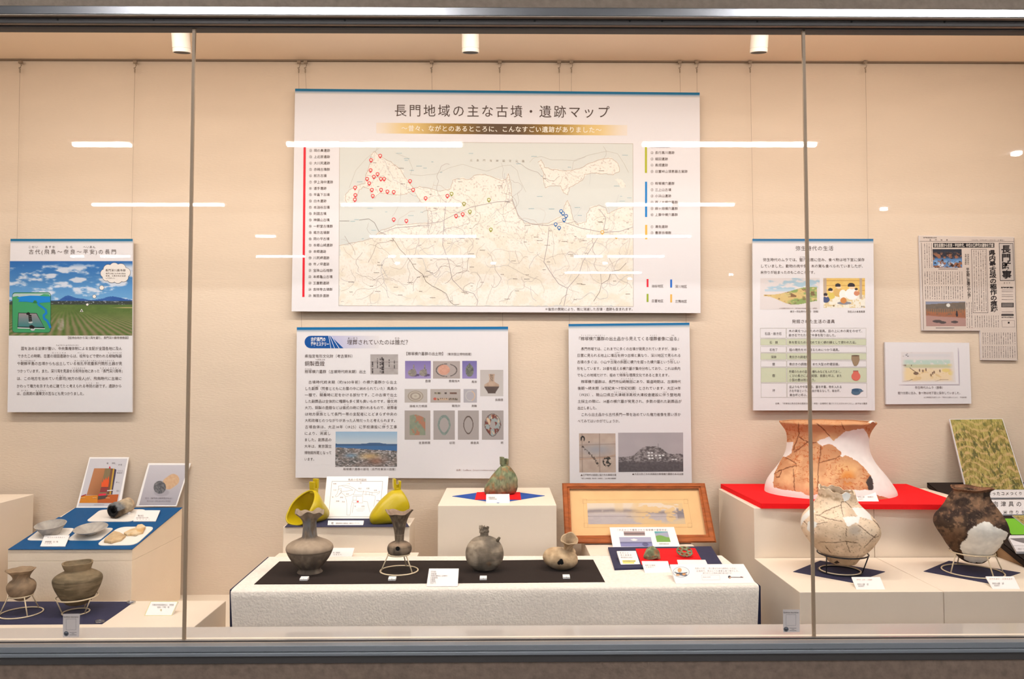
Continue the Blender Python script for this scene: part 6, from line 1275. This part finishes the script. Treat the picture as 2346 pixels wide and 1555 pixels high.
dW, st = wire_stand('black wire stand under the pale mended pot', (1924.5, 1307), 50, (1930.5, 1266.5), 59, Z_LOW+.0012, (-62, 60, 172), 'blackwire', 'wire', group='wire pot stands')
WP = [[(1860, 1162), (1838, 1182), (1832, 1200), (1834, 1206), (1842, 1192), (1858, 1178), (1868, 1172)], [(1850, 1196), (1860, 1191), (1872, 1198), (1871, 1204), (1864, 1210), (1866, 1222), (1858, 1222), (1849, 1212)],
      [(1928, 1122), (1938, 1122), (1950, 1135), (1942, 1146), (1934, 1148), (1930, 1136)], [(1952, 1163), (1965, 1162), (1982, 1164), (1993, 1178), (1999, 1192), (1984, 1187), (1970, 1184), (1967, 1199), (1959, 1197), (1943, 1207), (1931, 1185), (1945, 1183), (1965, 1183)]]
WC = [[(1868, 1179), (1878, 1180), (1890, 1171), (1908, 1163), (1926, 1157), (1928, 1149), (1937, 1149)], [(1878, 1181), (1890, 1186), (1905, 1190), (1930, 1194)], [(1936, 1149), (1944, 1155), (1950, 1162)], [(1926, 1157), (1929, 1170), (1932, 1182)], [(1939, 1210), (1938, 1230), (1940, 1246), (1948, 1265)], [(1967, 1202), (1980, 1213), (1993, 1224), (2004, 1231), (2012, 1228)], [(2008, 1224), (1995, 1238), (1980, 1254)], [(1880, 1241), (1905, 1243), (1938, 1240), (1965, 1243)], [(1870, 1201), (1885, 1197), (1895, 1196)], [(1840, 1192), (1852, 1204)], [(2000, 1190), (2010, 1200), (2016, 1210)], [(1890, 1250), (1904, 1266)]]
def cw2(px, py, th, yo, inn, front):
    n = fbm(px*.04, py*.05, 5); c = mixc((216, 190, 160), (238, 214, 186), ss(.3, .7, n)); c = mixc(c, (178, 164, 150), ss(22, 6, np.hypot(px-1958, (py-1214)*1.3))*.8); c = mixc(c, (170, 140, 108), ss(1128, 1136, yo)*ss(1142, 1136, yo)*ss(.45, .6, fbm(px*.1, py*.1+4))*.8); c = mixc(c, (212, 172, 124), ss(1255, 1285, yo)*.5)
    c = mixc(c, (150, 124, 98), (fbm(px*.35, py*.35, 2) > .74)*.5); wx, wy = px + 2*(fbm(px*.3, py*.3, 2)-.5), py + 2*(fbm(px*.3+7, py*.3, 2)-.5)
    for k in WC: c = mixc(c, (104, 80, 60), ss(1.1, .4, dline(k, wx, wy))*.9)
    c = mixc(c, (60, 44, 34), pip([(1910, 1288), (1918, 1283.5), (1924, 1289), (1916, 1291)], px, py)*.9)
    for k in WP: c = np.where((pip(k, wx, wy) & front & ~inn)[:, None], np.array((240., 236, 230)), c)
    return c
vessel('mended_pot', 'pale mended pot with white patches and cracks on a black stand', [(1121, 1873.5, 1959), (1130, 1874, 1961), (1140, 1872.5, 1964), (1149, 1867, 1968.5), (1158, 1859.5, 1976), (1167, 1850, 1985.5), (1176, 1841.5, 1995), (1185, 1836, 2003.5), (1195, 1833, 2010.5), (1205, 1832.5, 2015.5), (1215, 1834, 2017), (1225, 1839, 2014), (1236, 1847, 2007.5), (1248, 1857.5, 1999), (1260, 1869.5, 1987), (1270, 1881, 1976.5), (1278, 1890, 1969), (1285, 1896, 1964), (1289, 1902, 1960), (1291, 1910, 1953)], dW, cw2, m='plaster', nc=300, rows=170, cat='pot',
       rim=lambda th: .0065*np.sin(th-2.6) + .003*np.sin(th*5) + .0018*np.sin(th*13))
card('label_card', 'white label card at the foot of the pale mended pot', [(1951, 1321.4), (2016, 1321.2), (2028, 1349.6), (1962, 1350)], Z_LOW, 1.93, draw=lab([('長門市　土井・ノ浜遺跡', 1962, 1998, 1327.5, 3.6, (214, 176, 160)), ('弥生土器　壺', 1964, 1990, 1338, 4.8), ('弥生時代', 1966, 1980, 1342.5, 3.4)]))
flat_on('navy_cloth', 'navy diamond cloth under the cream stand of the dark brown pot', 'cloth', [(2116, 1308), (2174, 1284), (2338, 1311), (2266, 1335.5)], Z_LOW, .0012, 'navy')
dD, st = wire_stand('cream wire stand under the dark brown pot', (2228.5, 1308), 73, (2226.5, 1263.5), 53.5, Z_LOW+.0012, (-75, 8, 76, 178))
DP = [(2198, 1248), (2204, 1243), (2211, 1238), (2218, 1226), (2217, 1218), (2230, 1208), (2245, 1199), (2255, 1195), (2268, 1196), (2280, 1207), (2294, 1212), (2309, 1221), (2306, 1232), (2296, 1245), (2290, 1256), (2276, 1268), (2262, 1283), (2245, 1290), (2222, 1288), (2210, 1281), (2206, 1268), (2202, 1258)]
def cd(px, py, th, yo, inn, front):
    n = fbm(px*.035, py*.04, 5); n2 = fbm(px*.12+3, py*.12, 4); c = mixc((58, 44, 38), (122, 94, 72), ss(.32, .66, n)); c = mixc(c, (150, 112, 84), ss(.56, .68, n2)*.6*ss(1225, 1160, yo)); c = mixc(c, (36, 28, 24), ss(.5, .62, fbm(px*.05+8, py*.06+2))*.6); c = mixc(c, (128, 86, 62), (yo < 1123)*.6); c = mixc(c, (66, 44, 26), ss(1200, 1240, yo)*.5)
    c = mixc(c, (170, 140, 112), (fbm(px*.3, py*.3, 2) > .78)*.4); c = mixc(c, (40, 30, 26), ss(1.0, .4, dline([(2206, 1156), (2222, 1166), (2236, 1172), (2250, 1186)], px, py))*.8)
    wx, wy = px + 5*(fbm(px*.16, py*.16, 3)-.5), py + 5*(fbm(px*.16+7, py*.16, 3)-.5)
    return np.where((pip(DP, wx, wy) & front & ~inn)[:, None], np.array((238., 232, 222)), c)
vessel('dark_pot', 'dark brown pot with a big white repair patch on a cream wire stand', [(1116.5, 2176, 2278.5), (1118.5, 2177, 2277.5), (1122, 2181, 2271), (1127, 2181, 2267.5), (1135, 2174.5, 2268.5), (1145, 2167.5, 2273), (1156, 2161, 2282), (1168, 2152, 2291.5), (1180, 2141, 2300), (1190, 2136, 2306), (1200, 2135.5, 2310), (1210, 2139.5, 2312), (1221, 2146.5, 2310), (1235, 2157, 2301), (1249, 2166.5, 2288.5), (1262, 2178, 2277), (1273, 2189, 2268), (1281, 2199, 2260.5), (1286, 2209, 2254), (1288, 2220, 2248)], dD, cd, nc=300, rows=170, cat='pot',
       rim=lambda th: .002*np.sin(th*2+.5) + .0012*np.sin(th*5))
card('label_card', 'white label card at the foot of the dark brown pot', [(2258, 1320), (2322.5, 1320), (2337, 1349), (2274.6, 1349)], Z_LOW, 1.93, draw=lab([('長門市油谷　向津具遺跡', 2266, 2320, 1325.5, 3.8, (214, 176, 160)), ('弥生土器　壺', 2273, 2300, 1336, 4.8), ('弥生時代', 2277, 2290, 1341, 3.4)]))

# ------------------------------------------------------------------ slanted stand, far right
def rice(u, v, x, y):
    a = fbm(u*9, v*5, 3)*4; n = fbm(u*38 + a, v*16 + a*.6, 4); s = fbm(u*70+v*14, v*9, 3); s2 = fbm(u*60-v*22+5, v*10, 3)
    c = mixc((124, 104, 40), (168, 142, 66), ss(.3, .7, n)); c = mixc(c, (192, 168, 78), ss(.56, .68, s)*.8); c = mixc(c, (196, 180, 96), ss(.6, .7, s2)*.6)
    g = np.abs(np.mod(v*9 + .6*np.sin(u*9) + .9*fbm(u*6, v*6), 1) - .45); c = mixc(c, (206, 162, 100), ss(.27, .08, g)*ss(.28, .5, fbm(u*40, v*50, 3))*.95); c = mixc(c, (66, 68, 26), ss(.42, .3, fbm(u*18+3, v*14))*.7); return mixc(c, (176, 166, 70), ss(.25, 0, v)*.35)
card('rice_picture', 'tall photo panel of ripe rice plants leaning on the wall at the right', [(2175, 960), (2297, 958.5), (2349, 1121.5), (2213, 1122)], on=on_stand, lift=.0065, dT=2.585, th=.005, m='board', cat='picture',
     draw=lambda p: p.pic('photo_print', [(2177, 961), (2296, 959.5), (2347, 1121), (2214.5, 1121.3)], rice, 150, 200))
def strip(name, label, quad, txts, th, h, cat='text strip'):
    t = thing(name, label, cat, tuple(on_stand((quad[2][0]+quad[3][0])/2, (quad[2][1]+quad[3][1])/2, h)))
    slab(t, 'strip', quad, KP0 + KPN*(h+th), KPN, th, 'board'); p = Print(t, KP0 + KPN*(h+th), KPN)
    for a in txts: p.text('caption_text', *a)
    p.done()
strip('text_strip', 'upper white strip of black lettering below the rice photo', [(2254, 1122), (2440, 1121.5), (2470, 1138.5), (2262, 1139.5)], [('始まったコメつくり', 2252, 2343, 1130, 9, (70, 58, 56))], .004, .0035)
t_ = strip('text_strip', 'lower white strip of larger black lettering behind the dark pot', [(2256, 1144), (2460, 1143), (2500, 1177), (2274, 1178)], [('向津具の陣', 2272, 2361, 1154, 13, (70, 58, 56)), ('米作りを', 2296, 2351, 1173, 9.5, (70, 58, 56))], .004, .0035)
stand_sheet('green_sheet', 'bright green sheet on the black cloth at the right edge', 'sheet', [(2285, 1187.5), (2460, 1187), (2500, 1223.5), (2318, 1224)], .001, 'green', .0035)
def smallrice(p): p.pic('photo_print', [(2319, 1180), (2450, 1180), (2480, 1201), (2346, 1201)], rice, 60, 30)
t = thing('rice_picture', 'small rice photo lying on the green sheet at the right edge', 'picture', tuple(on_stand(2380, 1195, .005)))
slab(t, 'card', [(2319, 1180), (2450, 1180), (2480, 1201), (2346, 1201)], KP0 + KPN*.009, KPN, .004, 'board'); p = Print(t, KP0 + KPN*.009, KPN); smallrice(p); p.done()
t = thing('booklet', 'white booklet with a grey curved picture at the right edge, behind the dark pot', 'booklet', tuple(on_stand(2380, 1250, .004)))
bq = [(2308, 1226), (2470, 1225), (2520, 1262), (2329, 1263)]; slab(t, 'pages', bq, KP0 + KPN*.011, KPN, .007, 'board'); p = Print(t, KP0 + KPN*.011, KPN)
p.poly('cover_print', [(2313, 1233), (2345, 1232), (2380, 1231), (2390, 1246), (2346, 1244), (2328, 1239)], (120, 112, 112), 1); p.line('cover_print', [(2318, 1249.5), (2390, 1250)], .7, (176, 168, 164), 1); p.text('cover_print', '石包丁（いしぼうちょう）', 2332, 2372, 1257, 4, (120, 108, 104)); p.done()

# ------------------------------------------------------------------ stickers on the glass
for q, who in (([(144.5, 1406), (183, 1405.5), (181, 1458.5), (144, 1459)], 'left'), ([(1793.8, 1396), (1832, 1396), (1832, 1447.5), (1794.5, 1448)], 'right')):
    Ys = YG - .0006; t = thing('glass_sticker', 'small grey sticker with a round bird emblem on the %s part of the glass' % who, 'sticker', tuple(onY((q[2][0]+q[3][0])/2, q[2][1], Ys)), 'emblem stickers on the glass')
    slab(t, 'sticker', q, (0, Ys, 1), (0, -1, 0), .0003, 'sticker')
    p = Print(t, (0, Ys, 1), (0, -1, 0)); x, y = q[0]; w = 37.5; h = 52
    p.text('lettering', 'Exhibition description', x+1.5, x+w-2, y+6.5, 4.2, (70, 64, 66), bold=.02)
    p.line('lettering', [(x+7, y+11.5), (x+w-8, y+11.5), (x+w-8, y+36.5), (x+7, y+36.5)], .5, (150, 146, 150), 1, True)
    ex, ey = x+7.2, y+45.2; p.disc('emblem', ex, ey, 5.6, (40, 40, 46), 1, 24); p.disc('emblem', ex, ey, 4.7, (150, 148, 152), 2, 24); p.poly('emblem', [(ex-4.4, ey-2.2), (ex-1.2, ey-.2), (ex, ey-1.2), (ex+1.2, ey-.2), (ex+4.4, ey-2.2), (ex+2.6, ey+2.4), (ex, ey+4), (ex-2.6, ey+2.4)], (36, 36, 42), 3); p.poly('emblem', [(ex-.8, ey+.6), (ex+.8, ey+.6), (ex, ey+2)], (180, 178, 180), 4)
    for dy, w0, w1 in ((42.5, 15, 31), (45.3, 20, 26), (48, 15, 31)):
        for k in range(int((w1-w0)/2)): p.rect('lettering', x+w0+2*k, y+dy-.6, x+w0+2*k+1.5, y+dy+.6, (126, 120, 124), 1)
    p.done()
